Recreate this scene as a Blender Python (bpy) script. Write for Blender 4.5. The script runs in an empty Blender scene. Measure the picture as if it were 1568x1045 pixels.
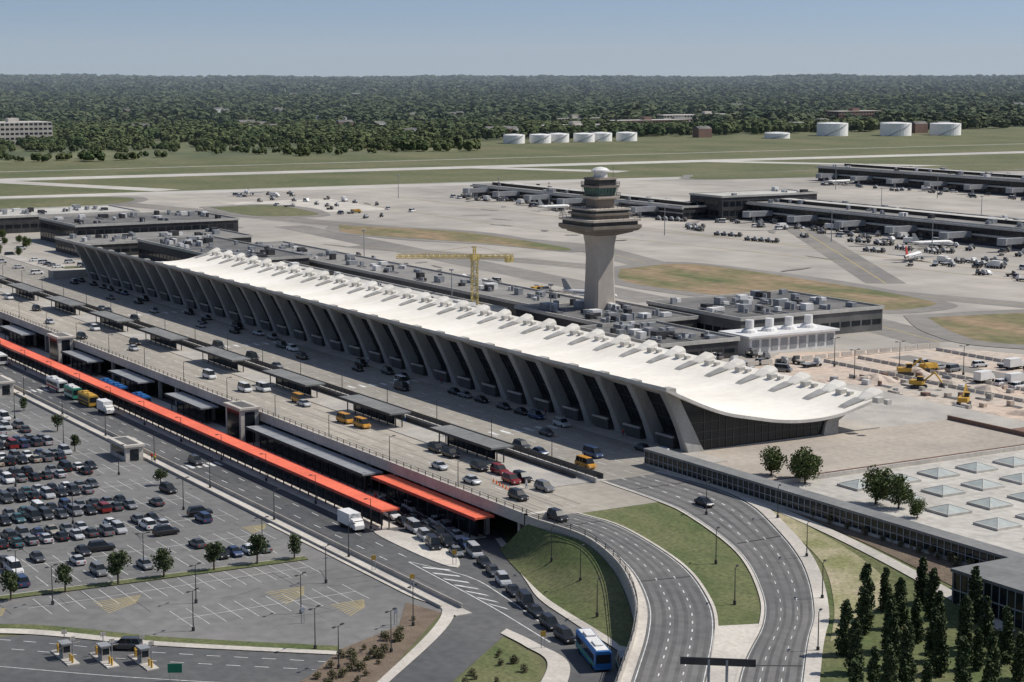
import bpy, math, random
from mathutils import Vector, noise
R=random.Random(7)
scene=bpy.context.scene
COL=bpy.context.collection

# ------------------------------------------------------------------ materials
def M(name,c1,c2=None,sc=.1,rough=.85,metal=0.0,fine=None,fa=.12,joint=None,jd=.8,aniso=None):
    m=bpy.data.materials.new(name); m.use_nodes=True
    nt=m.node_tree; N=nt.nodes; L=nt.links
    b=N['Principled BSDF']; b.inputs['Roughness'].default_value=rough; b.inputs['Metallic'].default_value=metal
    b.inputs['Specular IOR Level'].default_value=.3
    if c2 is None: c2=tuple(v*.8 for v in c1)
    tc=N.new('ShaderNodeTexCoord')
    n1=N.new('ShaderNodeTexNoise'); n1.inputs['Scale'].default_value=sc; n1.inputs['Detail'].default_value=5
    if aniso:
        vm=N.new('ShaderNodeVectorMath'); vm.operation='MULTIPLY'; vm.inputs[1].default_value=aniso
        L.new(tc.outputs['Object'],vm.inputs[0]); L.new(vm.outputs[0],n1.inputs['Vector'])
    else: L.new(tc.outputs['Object'],n1.inputs['Vector'])
    mr=N.new('ShaderNodeMapRange'); mr.inputs[1].default_value=.36; mr.inputs[2].default_value=.64
    L.new(n1.outputs['Fac'],mr.inputs[0])
    mx=N.new('ShaderNodeMix'); mx.data_type='RGBA'
    mx.inputs[6].default_value=(*c1,1); mx.inputs[7].default_value=(*c2,1)
    L.new(mr.outputs[0],mx.inputs[0])
    n2=N.new('ShaderNodeTexNoise'); n2.inputs['Scale'].default_value=fine or sc*14; n2.inputs['Detail'].default_value=4
    L.new(tc.outputs['Object'],n2.inputs['Vector'])
    m2=N.new('ShaderNodeMapRange'); m2.inputs[1].default_value=.3; m2.inputs[2].default_value=.7
    m2.inputs[3].default_value=1-fa; m2.inputs[4].default_value=1+fa
    L.new(n2.outputs['Fac'],m2.inputs[0])
    sc_=N.new('ShaderNodeVectorMath'); sc_.operation='SCALE'
    L.new(mx.outputs[2],sc_.inputs[0]); L.new(m2.outputs[0],sc_.inputs['Scale'])
    out=sc_.outputs[0]
    if joint:
        sx=N.new('ShaderNodeSeparateXYZ'); L.new(tc.outputs['Object'],sx.inputs[0])
        fac=None
        for ax,(sp,w) in enumerate(joint):
            if not sp: continue
            mo=N.new('ShaderNodeMath'); mo.operation='PINGPONG'; mo.inputs[1].default_value=sp/2
            L.new(sx.outputs[ax],mo.inputs[0])
            lt=N.new('ShaderNodeMath'); lt.operation='LESS_THAN'; lt.inputs[1].default_value=w
            L.new(mo.outputs[0],lt.inputs[0])
            if fac is None: fac=lt.outputs[0]
            else:
                mxm=N.new('ShaderNodeMath'); mxm.operation='MAXIMUM'
                L.new(fac,mxm.inputs[0]); L.new(lt.outputs[0],mxm.inputs[1]); fac=mxm.outputs[0]
        mr3=N.new('ShaderNodeMapRange'); mr3.inputs[3].default_value=1; mr3.inputs[4].default_value=jd
        L.new(fac,mr3.inputs[0])
        s2=N.new('ShaderNodeVectorMath'); s2.operation='SCALE'
        L.new(out,s2.inputs[0]); L.new(mr3.outputs[0],s2.inputs['Scale']); out=s2.outputs[0]
    L.new(out,b.inputs['Base Color'])
    return m
def MV(name,c1,c2,rough=.8):   # per-instance colour variation
    m=bpy.data.materials.new(name); m.use_nodes=True
    nt=m.node_tree; N=nt.nodes; L=nt.links; b=N['Principled BSDF']; b.inputs['Roughness'].default_value=rough
    b.inputs['Specular IOR Level'].default_value=.15
    oi=N.new('ShaderNodeObjectInfo'); tc=N.new('ShaderNodeTexCoord')
    n1=N.new('ShaderNodeTexNoise'); n1.inputs['Scale'].default_value=.2; L.new(tc.outputs['Object'],n1.inputs['Vector'])
    ad=N.new('ShaderNodeMath'); ad.operation='ADD'; L.new(oi.outputs['Random'],ad.inputs[0]); L.new(n1.outputs['Fac'],ad.inputs[1])
    mr=N.new('ShaderNodeMapRange'); mr.inputs[1].default_value=.4; mr.inputs[2].default_value=1.6; L.new(ad.outputs[0],mr.inputs[0])
    mx=N.new('ShaderNodeMix'); mx.data_type='RGBA'; mx.inputs[6].default_value=(*c1,1); mx.inputs[7].default_value=(*c2,1)
    L.new(mr.outputs[0],mx.inputs[0]); L.new(mx.outputs[2],b.inputs['Base Color'])
    return m

grass=M('grass',(.095,.11,.048),(.145,.14,.072),.015,fine=.2,fa=.2)
lawn=M('lawn',(.080,.105,.036),(.14,.143,.065),.07,fine=1.4,fa=.3,aniso=(1,1.8,1))
drygrass=M('dry_grass',(.11,.125,.05),(.27,.195,.12),.02,fine=.2,fa=.25,aniso=(1,2.5,1))
forestfloor=M('forest_floor',(.07,.09,.045),(.16,.165,.09),.006,fine=.02)
apron=M('apron_concrete',(.41,.375,.33),(.30,.28,.25),.007,fine=.05,fa=.14,joint=[(15,.3),(15,.3)],jd=.88,aniso=(1,2.2,1))
taxi=M('taxiway_concrete',(.50,.475,.43),(.40,.38,.35),.01,fine=.08)
asph=M('asphalt',(.080,.082,.086),(.12,.12,.119),.03,fine=.6,fa=.15)
asphl=M('asphalt_old',(.12,.12,.12),(.165,.16,.155),.05,fine=.5,fa=.15)
wear=M('tyre_worn_asphalt',(.098,.098,.098),(.13,.128,.124),.08,fine=.5,fa=.15)
seal=M('crack_sealant',(.045,.045,.045),None,.5)
asphap=M('asphalt_weathered',(.24,.225,.205),(.19,.18,.165),.02,fine=.2,fa=.12)
deckc=M('deck_concrete',(.41,.37,.31),(.30,.275,.235),.03,fine=.5,fa=.12,joint=[(6.1,.08),(4.2,.06)],jd=.8,aniso=(.4,2,1))
innr=M('inner_road_concrete',(.31,.288,.25),(.245,.228,.20),.04,fine=.6,fa=.12,joint=[(6.1,.08),(0,0)],jd=.8,aniso=(.3,2,1))
conc=M('concrete',(.44,.41,.365),(.34,.32,.29),.15,fine=2)
concl=M('pale_concrete',(.56,.52,.46),(.43,.40,.36),.1,fine=1.5)
plazam=M('plaza_paving',(.42,.37,.31),(.34,.30,.255),.05,fine=.8,joint=[(6,.1),(6,.1)],jd=.86)
sand=M('bare_soil',(.38,.33,.22),(.22,.22,.10),.15,fine=1.5,fa=.25)
dirt=M('construction_dirt',(.54,.42,.33),(.42,.385,.335),.03,fine=.4,fa=.2)
mulch=M('mulch',(.13,.095,.07),(.18,.14,.10),.3,fine=3,fa=.3)
paint=M('road_paint',(.70,.70,.68),(.45,.45,.44),.8)
ypaint=M('yellow_paint',(.50,.39,.14),(.36,.30,.14),.8)
roofm=M('roof_membrane',(.84,.80,.72),(.74,.70,.62),.05,fine=.5,fa=.05,rough=.7,joint=[(6.095,.05),(0,0)],jd=.93,aniso=(1.6,.25,1))
roofe=M('roof_edge',(.58,.56,.52),(.46,.44,.41),.2)
colm=M('column_concrete',(.37,.36,.345),(.28,.275,.26),.3,fine=2.5,aniso=(1,1,.3))
glass=M('dark_glass',(.012,.016,.02),(.02,.025,.03),.2,rough=.12)
glassg=M('green_glass',(.05,.12,.10),(.08,.16,.14),.5,rough=.1)
mull=M('mullion',(.08,.08,.08),None,.5,rough=.5)
frame=M('walkway_frame',(.34,.35,.35),(.28,.29,.29),.5,rough=.5)
dark=M('dark_metal',(.035,.035,.04),(.06,.06,.06),.4,rough=.6)
dgrey=M('dark_roof',(.10,.10,.10),(.17,.163,.155),.08,fine=1)
mroof=M('gravel_roof',(.25,.24,.225),(.19,.185,.175),.06,fine=.8)
wroof=M('walkway_roof',(.15,.155,.155),(.21,.21,.205),.1,fine=1,joint=[(4,.06),(0,0)],jd=.8)
grey=M('grey_metal',(.30,.31,.32),(.24,.25,.26),.3,rough=.5)
lroof=M('light_roof',(.52,.50,.46),(.40,.39,.36),.05,fine=.6)
gdeck=M('garage_deck',(.48,.455,.41),(.39,.37,.335),.06,fine=.6,fa=.14,joint=[(12,.12),(10.2,.12)],jd=.85)
white=M('white_paint',(.73,.72,.70),(.62,.61,.59),.3,rough=.5)
tankw=M('tank_paint',(.86,.85,.82),(.78,.77,.75),.05,rough=.5)
orange=M('orange_canopy',(.84,.18,.095),(.70,.14,.075),.1,fine=1.5,rough=.6,joint=[(3.0,.06),(0,0)],jd=.7)
towc=M('tower_concrete',(.46,.41,.355),(.39,.35,.305),.12,fine=.5,fa=.05,aniso=(1,1,.2))
towd=M('tower_brown',(.17,.145,.122),(.21,.18,.15),.2,fa=.06)
bark=M('bark',(.09,.065,.045),None,2)
leafA=M('leaves',(.055,.085,.025),(.09,.11,.035),1.2,fine=4,fa=.3)
leafD=M('dark_leaves',(.040,.062,.026),(.075,.095,.038),1.0,fine=4,fa=.3)
leafS=M('olive_leaves',(.10,.10,.05),(.14,.12,.07),1.0,fine=4,fa=.3)
yel=M('equipment_yellow',(.56,.34,.06),None,.5,rough=.5)
crany=M('crane_yellow',(.66,.52,.20),None,.5,rough=.5)
red=M('red_paint',(.45,.04,.03),None,.5,rough=.4)
greens=M('sign_green',(.02,.22,.12),None,.5,rough=.5)
skym=M('skylight_glass',(.42,.45,.42),(.34,.37,.355),.6,rough=.4)
tyre=M('tyre',(.02,.02,.02),None,1)
brick=M('brick_building',(.22,.13,.10),(.18,.12,.10),.2)
skin=M('skin',(.45,.28,.20),None,3)

# ------------------------------------------------------------------ mesh helpers
class MB:
    def __init__(s): s.v=[];s.f=[];s.m=[]
    def poly(s,pts,m=0):
        i=len(s.v); s.v+= [tuple(p) for p in pts]; s.f.append(tuple(range(i,i+len(pts)))); s.m.append(m)
    def box(s,x0,x1,y0,y1,z0,z1,m=0,top=None):
        s.prism([(x0,y0),(x1,y0),(x1,y1),(x0,y1)],z0,z1,m,top)
    def prism(s,p,z0,z1,m=0,top=None):
        n=len(p); i=len(s.v)
        s.v+=[(a[0],a[1],z0) for a in p]+[(a[0],a[1],z1) for a in p]
        for k in range(n):
            j=(k+1)%n; s.f.append((i+k,i+j,i+n+j,i+n+k)); s.m.append(m)
        s.f.append(tuple(range(i+n-1,i-1,-1))); s.m.append(m)
        s.f.append(tuple(range(i+n,i+2*n))); s.m.append(m if top is None else top)
    def loft(s,secs,m=0,caps=True,closed=True):
        i=len(s.v); n=len(secs[0])
        for q in secs: s.v+=[tuple(p) for p in q]
        for a in range(len(secs)-1):
            for k in range(n if closed else n-1):
                j=(k+1)%n
                s.f.append((i+a*n+k,i+a*n+j,i+(a+1)*n+j,i+(a+1)*n+k)); s.m.append(m)
        if caps:
            s.f.append(tuple(range(i+n-1,i-1,-1))); s.m.append(m)
            e=i+(len(secs)-1)*n; s.f.append(tuple(range(e,e+n))); s.m.append(m)
    def rings(s,cx,cy,prof,n=8,m=0,ph=0,ax=1,ay=1):
        s.loft([[(cx+ax*r*math.cos(ph+2*math.pi*k/n),cy+ay*r*math.sin(ph+2*math.pi*k/n),z) for k in range(n)] for r,z in prof],m)
    def cyl(s,x,y,z0,z1,r,n=8,m=0,r1=None):
        s.rings(x,y,[(r,z0),(r if r1 is None else r1,z1)],n,m)
    def beam(s,p,q,w,m=0,n=4):
        p=Vector(p);q=Vector(q);d=(q-p)
        if d.length<1e-6: return
        a=d.orthogonal().normalized()*w; b=d.cross(a).normalized()*w
        s.loft([[c+a*math.cos(t)+b*math.sin(t) for t in [2*math.pi*k/n for k in range(n)]] for c in (p,q)],m)
    def mesh(s,name,mats,smooth=False):
        me=bpy.data.meshes.new(name); me.from_pydata(s.v,[],s.f)
        for mt in mats: me.materials.append(mt)
        me.polygons.foreach_set('material_index',s.m)
        if smooth: me.polygons.foreach_set('use_smooth',[True]*len(s.f))
        me.update(); return me
    def obj(s,name,mats,parent=None,smooth=False):
        o=bpy.data.objects.new(name,s.mesh(name,mats,smooth)); COL.objects.link(o)
        if parent: o.parent=parent
        return o
def E(name,loc=(0,0,0),rot=0):
    o=bpy.data.objects.new(name,None); o.location=loc; o.rotation_euler=(0,0,rot); COL.objects.link(o); return o
def inst(name,me,loc,rot=0,sc=1):
    o=bpy.data.objects.new(name,me); o.location=loc; o.rotation_euler=(0,0,rot); o.scale=(sc,)*3 if not isinstance(sc,tuple) else sc
    COL.objects.link(o); return o
def sm(t): t=max(0,min(1,t)); return t*t*(3-2*t)
def cr(pts,n):
    P=[Vector((p[0],p[1],0)) for p in pts]; P=[2*P[0]-P[1]]+P+[2*P[-1]-P[-2]]
    o=[]
    for i in range(1,len(P)-2):
        for k in range(20):
            t=k/20; a,b,c,d=P[i-1:i+3]
            o.append(.5*((2*b)+(c-a)*t+(2*a-5*b+4*c-d)*t*t+(3*b-a-3*c+d)*t**3))
    o.append(P[-2])
    L=[0]
    for i in range(1,len(o)): L.append(L[-1]+(o[i]-o[i-1]).length)
    r=[];j=0
    for k in range(n):
        s=L[-1]*k/(n-1)
        while j<len(L)-2 and L[j+1]<s: j+=1
        t=(s-L[j])/max(1e-6,L[j+1]-L[j]); q=o[j].lerp(o[j+1],min(1,t)); r.append((q.x,q.y))
    return r
def interp(pts,x):
    if x<=pts[0][0]: return pts[0][1]
    for a,b in zip(pts,pts[1:]):
        if x<=b[0]: return a[1]+(b[1]-a[1])*(x-a[0])/(b[0]-a[0])
    return pts[-1][1]
def zr(x): return 6 if x<40 else max(.4,6-(x-40)*.05)
def H(x,y):
    b=zr(x); return b+(6-b)*sm((y+40)/26)
Z0=lambda x,y:0
def ribbon(mb,Lp,Rp,t0,t1,zf,off,m=0,n=60,cross=5,s0=0,s1=1):
    a=cr(Lp,n);b=cr(Rp,n); k0=int(s0*(n-1));k1=int(s1*(n-1))
    def P(i,t):
        x=a[i][0]+(b[i][0]-a[i][0])*t;y=a[i][1]+(b[i][1]-a[i][1])*t
        return (x,y,zf(x,y)+off)
    for i in range(k0,k1):
        for c in range(cross):
            ta=t0+(t1-t0)*c/cross;tb=t0+(t1-t0)*(c+1)/cross
            mb.poly([P(i,ta),P(i+1,ta),P(i+1,tb),P(i,tb)],m)
def flat(name,pts,z,mat):
    mb=MB(); mb.poly([(p[0],p[1],z) for p in pts]); o=mb.obj(name,[mat])
    return o
def offs(pl,d):
    o=[]
    for i,p in enumerate(pl):
        a=pl[max(0,i-1)];b=pl[min(len(pl)-1,i+1)]
        tx,ty=b[0]-a[0],b[1]-a[1]; l=math.hypot(tx,ty); o.append((p[0]-ty/l*d,p[1]+tx/l*d))
    return o

# ------------------------------------------------------------------ terrain sheet
def gz(x,y):
    r=math.hypot(x,y)
    z=0
    if r>5500:
        t=sm((r-5500)/2600)
        z=t*(8+9*noise.noise(Vector((x/1500,y/1500,3)))+5*noise.noise(Vector((x/500,y/500,1))))
    if r>9200: z-= (r-9200)*.012
    return z
mb=MB(); NA=180
radii=[0,30,100,250,500,900,1400,2000,2800,3600,4500,5500,6000,6500,7000,7400,7800,8200,8600,9000,9600,10500,12000,15000,20000,28000]
for r in radii[1:]:
    for k in range(NA):
        a=2*math.pi*k/NA; x,y=r*math.cos(a),r*math.sin(a); mb.v.append((x,y,gz(x,y)-.06))
mb.v.append((0,0,-.06)); c0=len(mb.v)-1
for k in range(NA): mb.f.append((c0,k,(k+1)%NA)); mb.m.append(0)
for ri in range(len(radii)-2):
    for k in range(NA):
        j=(k+1)%NA; mb.f.append((ri*NA+k,ri*NA+NA+k,ri*NA+NA+j,ri*NA+j)); mb.m.append(0 if radii[ri+1]<1400 else 1)
mb.obj('ground',[grass,forestfloor],smooth=True)

# airfield surfaces
flat('airport_apron',[(-935,-40),(-930,130),(-905,508),(-800,926),(-760,1400),(300,1400),(300,75),(-60,60),(-480,60),(-480,-40)],-.02,apron)
flat('airfield_grass',[(-1335,-300),(-1335,700),(-1560,800),(-1560,1900),(-700,1900),(-800,926),(-905,508),(-930,130),(-935,-300)],-.04,grass)
mb=MB()
def strip(p,q,w,z,m=0):
    p=Vector((*p,z));q=Vector((*q,z));d=(q-p).normalized();n=Vector((-d.y,d.x,0))*w/2
    mb.poly([p-n,q-n,q+n,p+n],m)
strip((-1140,-300),(-1010,1700),34,.0,0)
strip((-960,-300),(-800,1300),26,.004,0)
strip((-960,640),(-1090,560),26,.008,0);strip((-930,240),(-1130,150),24,.012,0)
strip((-850,950),(-1060,800),26,.016,0)
strip((-1230,-300),(-1180,1700),5,.018,0)
for o in (-15,15): strip((-1140+o,-300),(-1010+o,1700),1.2,.025,1)
mb.obj('runway',[taxi,paint])
mb=MB()
for i,(p,q,w) in enumerate([((-900,150),(-440,262),22),((-440,262),(-120,185),20),((-620,190),(-250,170),18),((-500,170),(-100,300),16),((-700,560),(-250,280),16)]):
    strip(p,q,w,.003+.004*i,0)
for i,(p,q) in enumerate([((-900,150),(-440,262)),((-440,262),(-120,185)),((-700,560),(-250,280)),((-880,300),(-560,290)),((-560,290),(-150,345)),((-500,170),(-100,300)),((-560,330),(-120,395)),((-800,345),(-150,352))]): strip(p,q,.5,.026+.004*i,1)
mb.obj('taxiway',[asphap,ypaint])
mb=MB()   # oil-darkened parking positions on the apron
for i in range(70):
    x=R.uniform(-760,-160);y=R.choice([R.uniform(372,400),R.uniform(130,165),R.uniform(280,420)]);a=R.uniform(0,3.14);w=R.uniform(3,12);l=R.uniform(.6,2.2)
    d=Vector((math.cos(a),math.sin(a),0));n=Vector((-d.y,d.x,0));c=Vector((x,y,.09+.003*i))
    mb.poly([c+(d*w*math.cos(t)+n*l*math.sin(t))*(1+.25*math.sin(5*t+i)) for t in [k*.5236 for k in range(12)]])
mb.obj('apron_stain',[asphap])
def island(name,pts,mat,z=.03,edge=9):
    c=cr(pts+[pts[0]],60)[:-1]
    mb=MB(); cx=sum(p[0] for p in c)/len(c);cy=sum(p[1] for p in c)/len(c)
    mb.poly([(x+(x-cx)/max(1,math.hypot(x-cx,y-cy))*edge,y+(y-cy)/max(1,math.hypot(x-cx,y-cy))*edge,z-.012) for x,y in c],1)
    mb.poly([(x,y,z) for x,y in c],0)
    return mb.obj(name,[mat,asphap])
island('grass_island',[(-349,220),(-349,258),(-270,262),(-212,258),(-189,248),(-192,217),(-250,200),(-307,195)],drygrass,.08)
island('grass_island',[(-611,215),(-543,250),(-445,252),(-430,240),(-482,228),(-560,198)],drygrass,.1)
island('grass_island',[(-767,204),(-762,244),(-686,239),(-680,215),(-699,200)],grass,.12)
island('grass_island',[(-165,222),(-150,270),(-100,280),(-70,240),(-106,200),(-132,203)],drygrass,.14)
island('grass_island',[(-895,661),(-891,1019),(-850,1000),(-815,900),(-837,642)],grass,.08)
island('grass_island',[(-905,40),(-890,180),(-830,170),(-800,60),(-820,0)],grass,.08)
flat('bare_concrete_pad',[(-800,225),(-700,230),(-690,290),(-800,300)],.06,concl)

# forest --------------------------------------------------------------------
def blobtree(seed,n,w,h,ox=0,oy=0,mb=None,k=70,fs=2.6):
    r=random.Random(seed); mb=mb or MB()
    for i in range(n):
        x=ox+r.uniform(-w,w);y=oy+r.uniform(-w,w);hh=h*r.uniform(.6,1.2);rad=hh*r.uniform(.26,.4)
        for j in range(k):
            th=r.uniform(0,6.283);cz=r.uniform(-.9,1);q=math.sqrt(max(0,1-cz*cz))
            rr=rad*r.uniform(.7,1.05)
            p=Vector((x+rr*q*math.cos(th),y+rr*q*math.sin(th),hh*.6+cz*hh*.4))
            nn=Vector((q*math.cos(th),q*math.sin(th),cz*1.0+.6))+Vector((r.uniform(-.4,.4),r.uniform(-.4,.4),r.uniform(-.3,.3)))
            a=nn.orthogonal().normalized();b=nn.cross(a).normalized();s=fs*r.uniform(.6,1.3)
            mb.poly([p+a*s,p+b*s,p-a*s*.9,p-b*s])
    return mb
bands=[('near',(.058,.088,.036),(.12,.14,.06),1300,2600,25,1.0),('middle',(.058,.083,.045),(.105,.125,.065),2600,5200,36,1.35),('far',(.062,.085,.058),(.10,.12,.075),5200,9300,52,1.9)]  # farther bands get bluer leaves: distance haze put into the foliage colour
camdir=Vector((-.857,.5153));camr=Vector((.5153,.857));cp=Vector((311.9,-230.5))
houses=[]
def forest(name,c1,c2,d0,d1,sp,scl):
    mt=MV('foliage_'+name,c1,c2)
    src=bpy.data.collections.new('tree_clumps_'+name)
    for i in range(4):
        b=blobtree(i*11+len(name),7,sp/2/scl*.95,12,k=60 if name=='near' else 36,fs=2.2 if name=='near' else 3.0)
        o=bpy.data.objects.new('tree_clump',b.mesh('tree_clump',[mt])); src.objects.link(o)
    vs=[];sc=[]
    D=d0
    while D<d1:
        halfw=D*.36+60
        X=-halfw
        while X<halfw:
            x=cp.x+camr.x*X+camdir.x*D+R.uniform(-.4,.4)*sp;y=cp.y+camr.y*X+camdir.y*D+R.uniform(-.4,.4)*sp
            ok= x<-1345-25*noise.noise(Vector((y/120,0,0)))
            nz=noise.noise(Vector((x/260,y/200,0)))+.5*noise.noise(Vector((x/90,y/90,5)))
            s=scl*R.uniform(.7,1.15)*(1+.35*noise.noise(Vector((x/400,y/400,9))))
            if x<-1345 and x>-1900 and y<650: s*=.55+.45*sm((-1500-x)/300)
            if nz<-.2 and D<7600:
                ok=ok and R.random()<.14
                if D>1900 and R.random()<.07: houses.append((x,y))
            if y>760 and x>-1570+10*noise.noise(Vector((y/60,2,0))): ok=False
            if ok:
                vs.append((x,y,gz(x,y))); sc.append(s)
            X+=sp
        D+=sp
    me=bpy.data.meshes.new(name+'_forest'); me.from_pydata(vs,[],[])
    at=me.attributes.new('sc','FLOAT','POINT'); at.data.foreach_set('value',sc)
    o=bpy.data.objects.new('forest',me); COL.objects.link(o)
    ng=bpy.data.node_groups.new('scatter_'+name,'GeometryNodeTree')
    ng.interface.new_socket('Geometry',in_out='INPUT',socket_type='NodeSocketGeometry')
    ng.interface.new_socket('Geometry',in_out='OUTPUT',socket_type='NodeSocketGeometry')
    n=ng.nodes;l=ng.links
    gi=n.new('NodeGroupInput');go=n.new('NodeGroupOutput');ip=n.new('GeometryNodeInstanceOnPoints')
    ci=n.new('GeometryNodeCollectionInfo');ci.inputs['Collection'].default_value=src;ci.inputs['Separate Children'].default_value=True
    rv=n.new('FunctionNodeRandomValue');rv.data_type='FLOAT_VECTOR';rv.inputs[0].default_value=(0,0,0);rv.inputs[1].default_value=(0,0,6.283)
    na=n.new('GeometryNodeInputNamedAttribute');na.data_type='FLOAT';na.inputs[0].default_value='sc'
    ip.inputs['Pick Instance'].default_value=True
    l.new(gi.outputs[0],ip.inputs['Points']);l.new(ci.outputs[0],ip.inputs['Instance']);l.new(rv.outputs[0],ip.inputs['Rotation']);l.new(na.outputs[0],ip.inputs['Scale'])
    l.new(ip.outputs[0],go.inputs[0])
    md=o.modifiers.new('scatter','NODES');md.node_group=ng
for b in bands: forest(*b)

mb=MB()
for x,y in houses:
    if x>-1420: continue
    d_=math.hypot(x,y); w=R.uniform(8,20)*(1+d_/12000);d=R.uniform(7,14);h=R.uniform(8,13);g=gz(x,y)
    m=R.choice([0,0,1,2]); mb.box(x-d/2,x+d/2,y-w/2,y+w/2,g,g+h,m,top=3)
    mb.loft([[(x-d/2,y-w/2,g+h),(x+d/2,y-w/2,g+h),(x,y-w/2,g+h+3)],[(x-d/2,y+w/2,g+h),(x+d/2,y+w/2,g+h),(x,y+w/2,g+h+3)]],3)
mb.obj('distant_houses',[white,conc,brick,dgrey])
def office(x0,x1,y0,y1,h,fl,wall,name='office_building'):
    p=E(name); a=MB();a.box(x0,x1,y0,y1,0,h,0,1);a.obj('walls',[wall,lroof],p)
    g=MB()
    for k in range(fl):
        z=h*(k+.35)/fl; zz=z+h/fl*.45
        n=int((y1-y0)/5)
        for j in range(n):
            yy=y0+(y1-y0)*(j+.15)/n; ye=y0+(y1-y0)*(j+.85)/n; g.box(x1-.02,x1+.06,yy,ye,z,zz)
        n=int((x1-x0)/5)
        for j in range(n):
            xx=x0+(x1-x0)*(j+.15)/n; xe=x0+(x1-x0)*(j+.85)/n; g.box(xx,xe,y0-.06,y0+.02,z,zz)
    g.obj('windows',[glass],p)
    q=MB();q.box((x0+x1)/2-5,(x0+x1)/2+5,(y0+y1)/2-6,(y0+y1)/2+6,h,h+4);q.obj('plant_room',[wall],p)
office(-1750,-1700,330,402,25,5,concl)
office(-1900,-1870,1150,1230,14,3,conc);office(-1900,-1870,1330,1500,16,3,concl);office(-1750,-1720,1520,1600,22,5,brick)
office(-1800,-1770,1180,1300,13,2,brick);office(-1700,-1680,1010,1120,12,2,concl);office(-1660,-1640,1380,1480,11,2,conc)
def tank(x,y,r,h):
    p=E('storage_tank'); a=MB(); a.rings(x,y,[(r,0),(r,h),(r*.98,h+.3)],32); a.rings(x,y,[(r*.97,h+.3),(r*.5,h+1.1),(.3,h+1.5)],32); a.obj('shell',[tankw],p,False)
    b=MB()
    for k in range(16):
        t=k/16*1.6-1.2; t2=(k+1)/16*1.6-1.2
        b.beam((x+(r+.5)*math.cos(t),y+(r+.5)*math.sin(t),h*k/16),(x+(r+.5)*math.cos(t2),y+(r+.5)*math.sin(t2),h*(k+1)/16),.35)
    for k in range(24):
        t=k/24*6.283;t2=(k+1)/24*6.283; b.beam((x+r*math.cos(t),y+r*math.sin(t),h+1.3),(x+r*math.cos(t2),y+r*math.sin(t2),h+1.3),.12)
    b.obj('stair_and_rail',[grey],p)
for u,(x,y,r,h) in enumerate([(-1484,1307,19,15),(-1448,1377,19,15),(-1430,1442,19,14),(-1453,1196,15,6)]): tank(x,y,r,h)
for k in range(6): tank(-1489+(k%2)*8,855+k*29,12,9)

# ------------------------------------------------------------------ terminal
X0,X1=-381,3
prof=[(-8.2,20.6),(-4,18.6),(3,15.6),(8,13.9),(14,12.6),(22,11.1),(30,10.5),(38,10.9),(44,12.2),(50,13.8)]
def rz(y): return interp(prof,y)
T=E('airport_terminal')
mb=MB(); ys=cr([(p[0],p[1]) for p in prof],34); xs=[X0+(X1-X0)*i/252 for i in range(253)]
def rzz(x,y,z):
    e=max(0,(3-y)/11)*.12+max(0,(y-40)/10)*.2; return z-.5*min(1,e)*(.5-.5*math.cos(2*math.pi*x/12.19))
nj=len(ys)
for x in xs:
    for (y,z) in ys: mb.v.append((x,y,rzz(x,y,z)))
for x in xs:
    for (y,z) in ys: mb.v.append((x,y,rzz(x,y,z)-.7))
o2=len(xs)*nj
for i in range(len(xs)-1):
    for j in range(nj-1):
        a=i*nj+j; mb.f.append((a,a+nj,a+nj+1,a+1)); mb.m.append(0)
        a+=o2; mb.f.append((a+1,a+nj+1,a+nj,a)); mb.m.append(1)
    for j in (0,nj-1):
        a=i*nj+j; mb.f.append((a,a+o2,a+nj+o2,a+nj)); mb.m.append(1)
for i in (0,len(xs)-1):
    for j in range(nj-1):
        a=i*nj+j; mb.f.append((a,a+1,a+1+o2,a+o2)); mb.m.append(1)
mb.obj('roof',[roofm,roofe],T)
mb=MB()
for i in range(32):
    cx=-12.19*i+.4
    secs=[]
    for (y,hw,hh) in [(45,.6,.05),(46.5,1.7,.55),(48.3,2.4,1.0),(50.3,2.8,1.3)]:
        zb=rz(y)-.3
        secs.append([(cx-hw,y,zb),(cx-hw*.92,y,zb+hh*.8),(cx-hw*.5,y,zb+hh+.3),(cx+hw*.5,y,zb+hh+.3),(cx+hw*.92,y,zb+hh*.8),(cx+hw,y,zb)])
    mb.loft(secs,0)
    mb.box(cx+3.4,cx+5.2,46.4,48.2,rz(47)-.3,rz(47)+.9,1)
    mb.box(cx+6.4,cx+7.6,47.0,48.2,rz(47)-.3,rz(47)+.75,1)
mb.obj('roof_hoods',[roofm,lroof],T)
mb=MB()
for i in range(32):
    cx=-12.19*i
    secs=[]
    for (z,yo,yi,hx) in [(6,-1.3,2.9,1.35),(8,-2.0,1.9,1.05),(11,-3.2,.4,.85),(14,-4.6,-1.3,.85),(17,-6.1,-3.0,1.0),(19.2,-7.2,-4.4,1.25),(19.95,-7.6,-4.6,1.4)]:
        c=.25
        secs.append([(cx-hx+c,yo,z),(cx+hx-c,yo,z),(cx+hx,yo+c,z),(cx+hx,yi,z),(cx-hx,yi,z),(cx-hx,yo+c,z)])
    mb.loft(secs,0)
    secs=[]
    for (z,yo,yi,hx) in [(6,35,39,1.3),(9,36,39.5,1.0),(12,42,45,1.2),(13.1,46,49,1.6)]:
        secs.append([(cx-hx,yo,z),(cx+hx,yo,z),(cx+hx,yi,z),(cx-hx,yi,z)])
    mb.loft(secs,0)
mb.obj('columns',[colm],T)
mb=MB(); mu=MB()
gp=[(6,2.4),(9,1.2),(12,-.2),(15,-1.8),(19.2,-4.1)]
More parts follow.
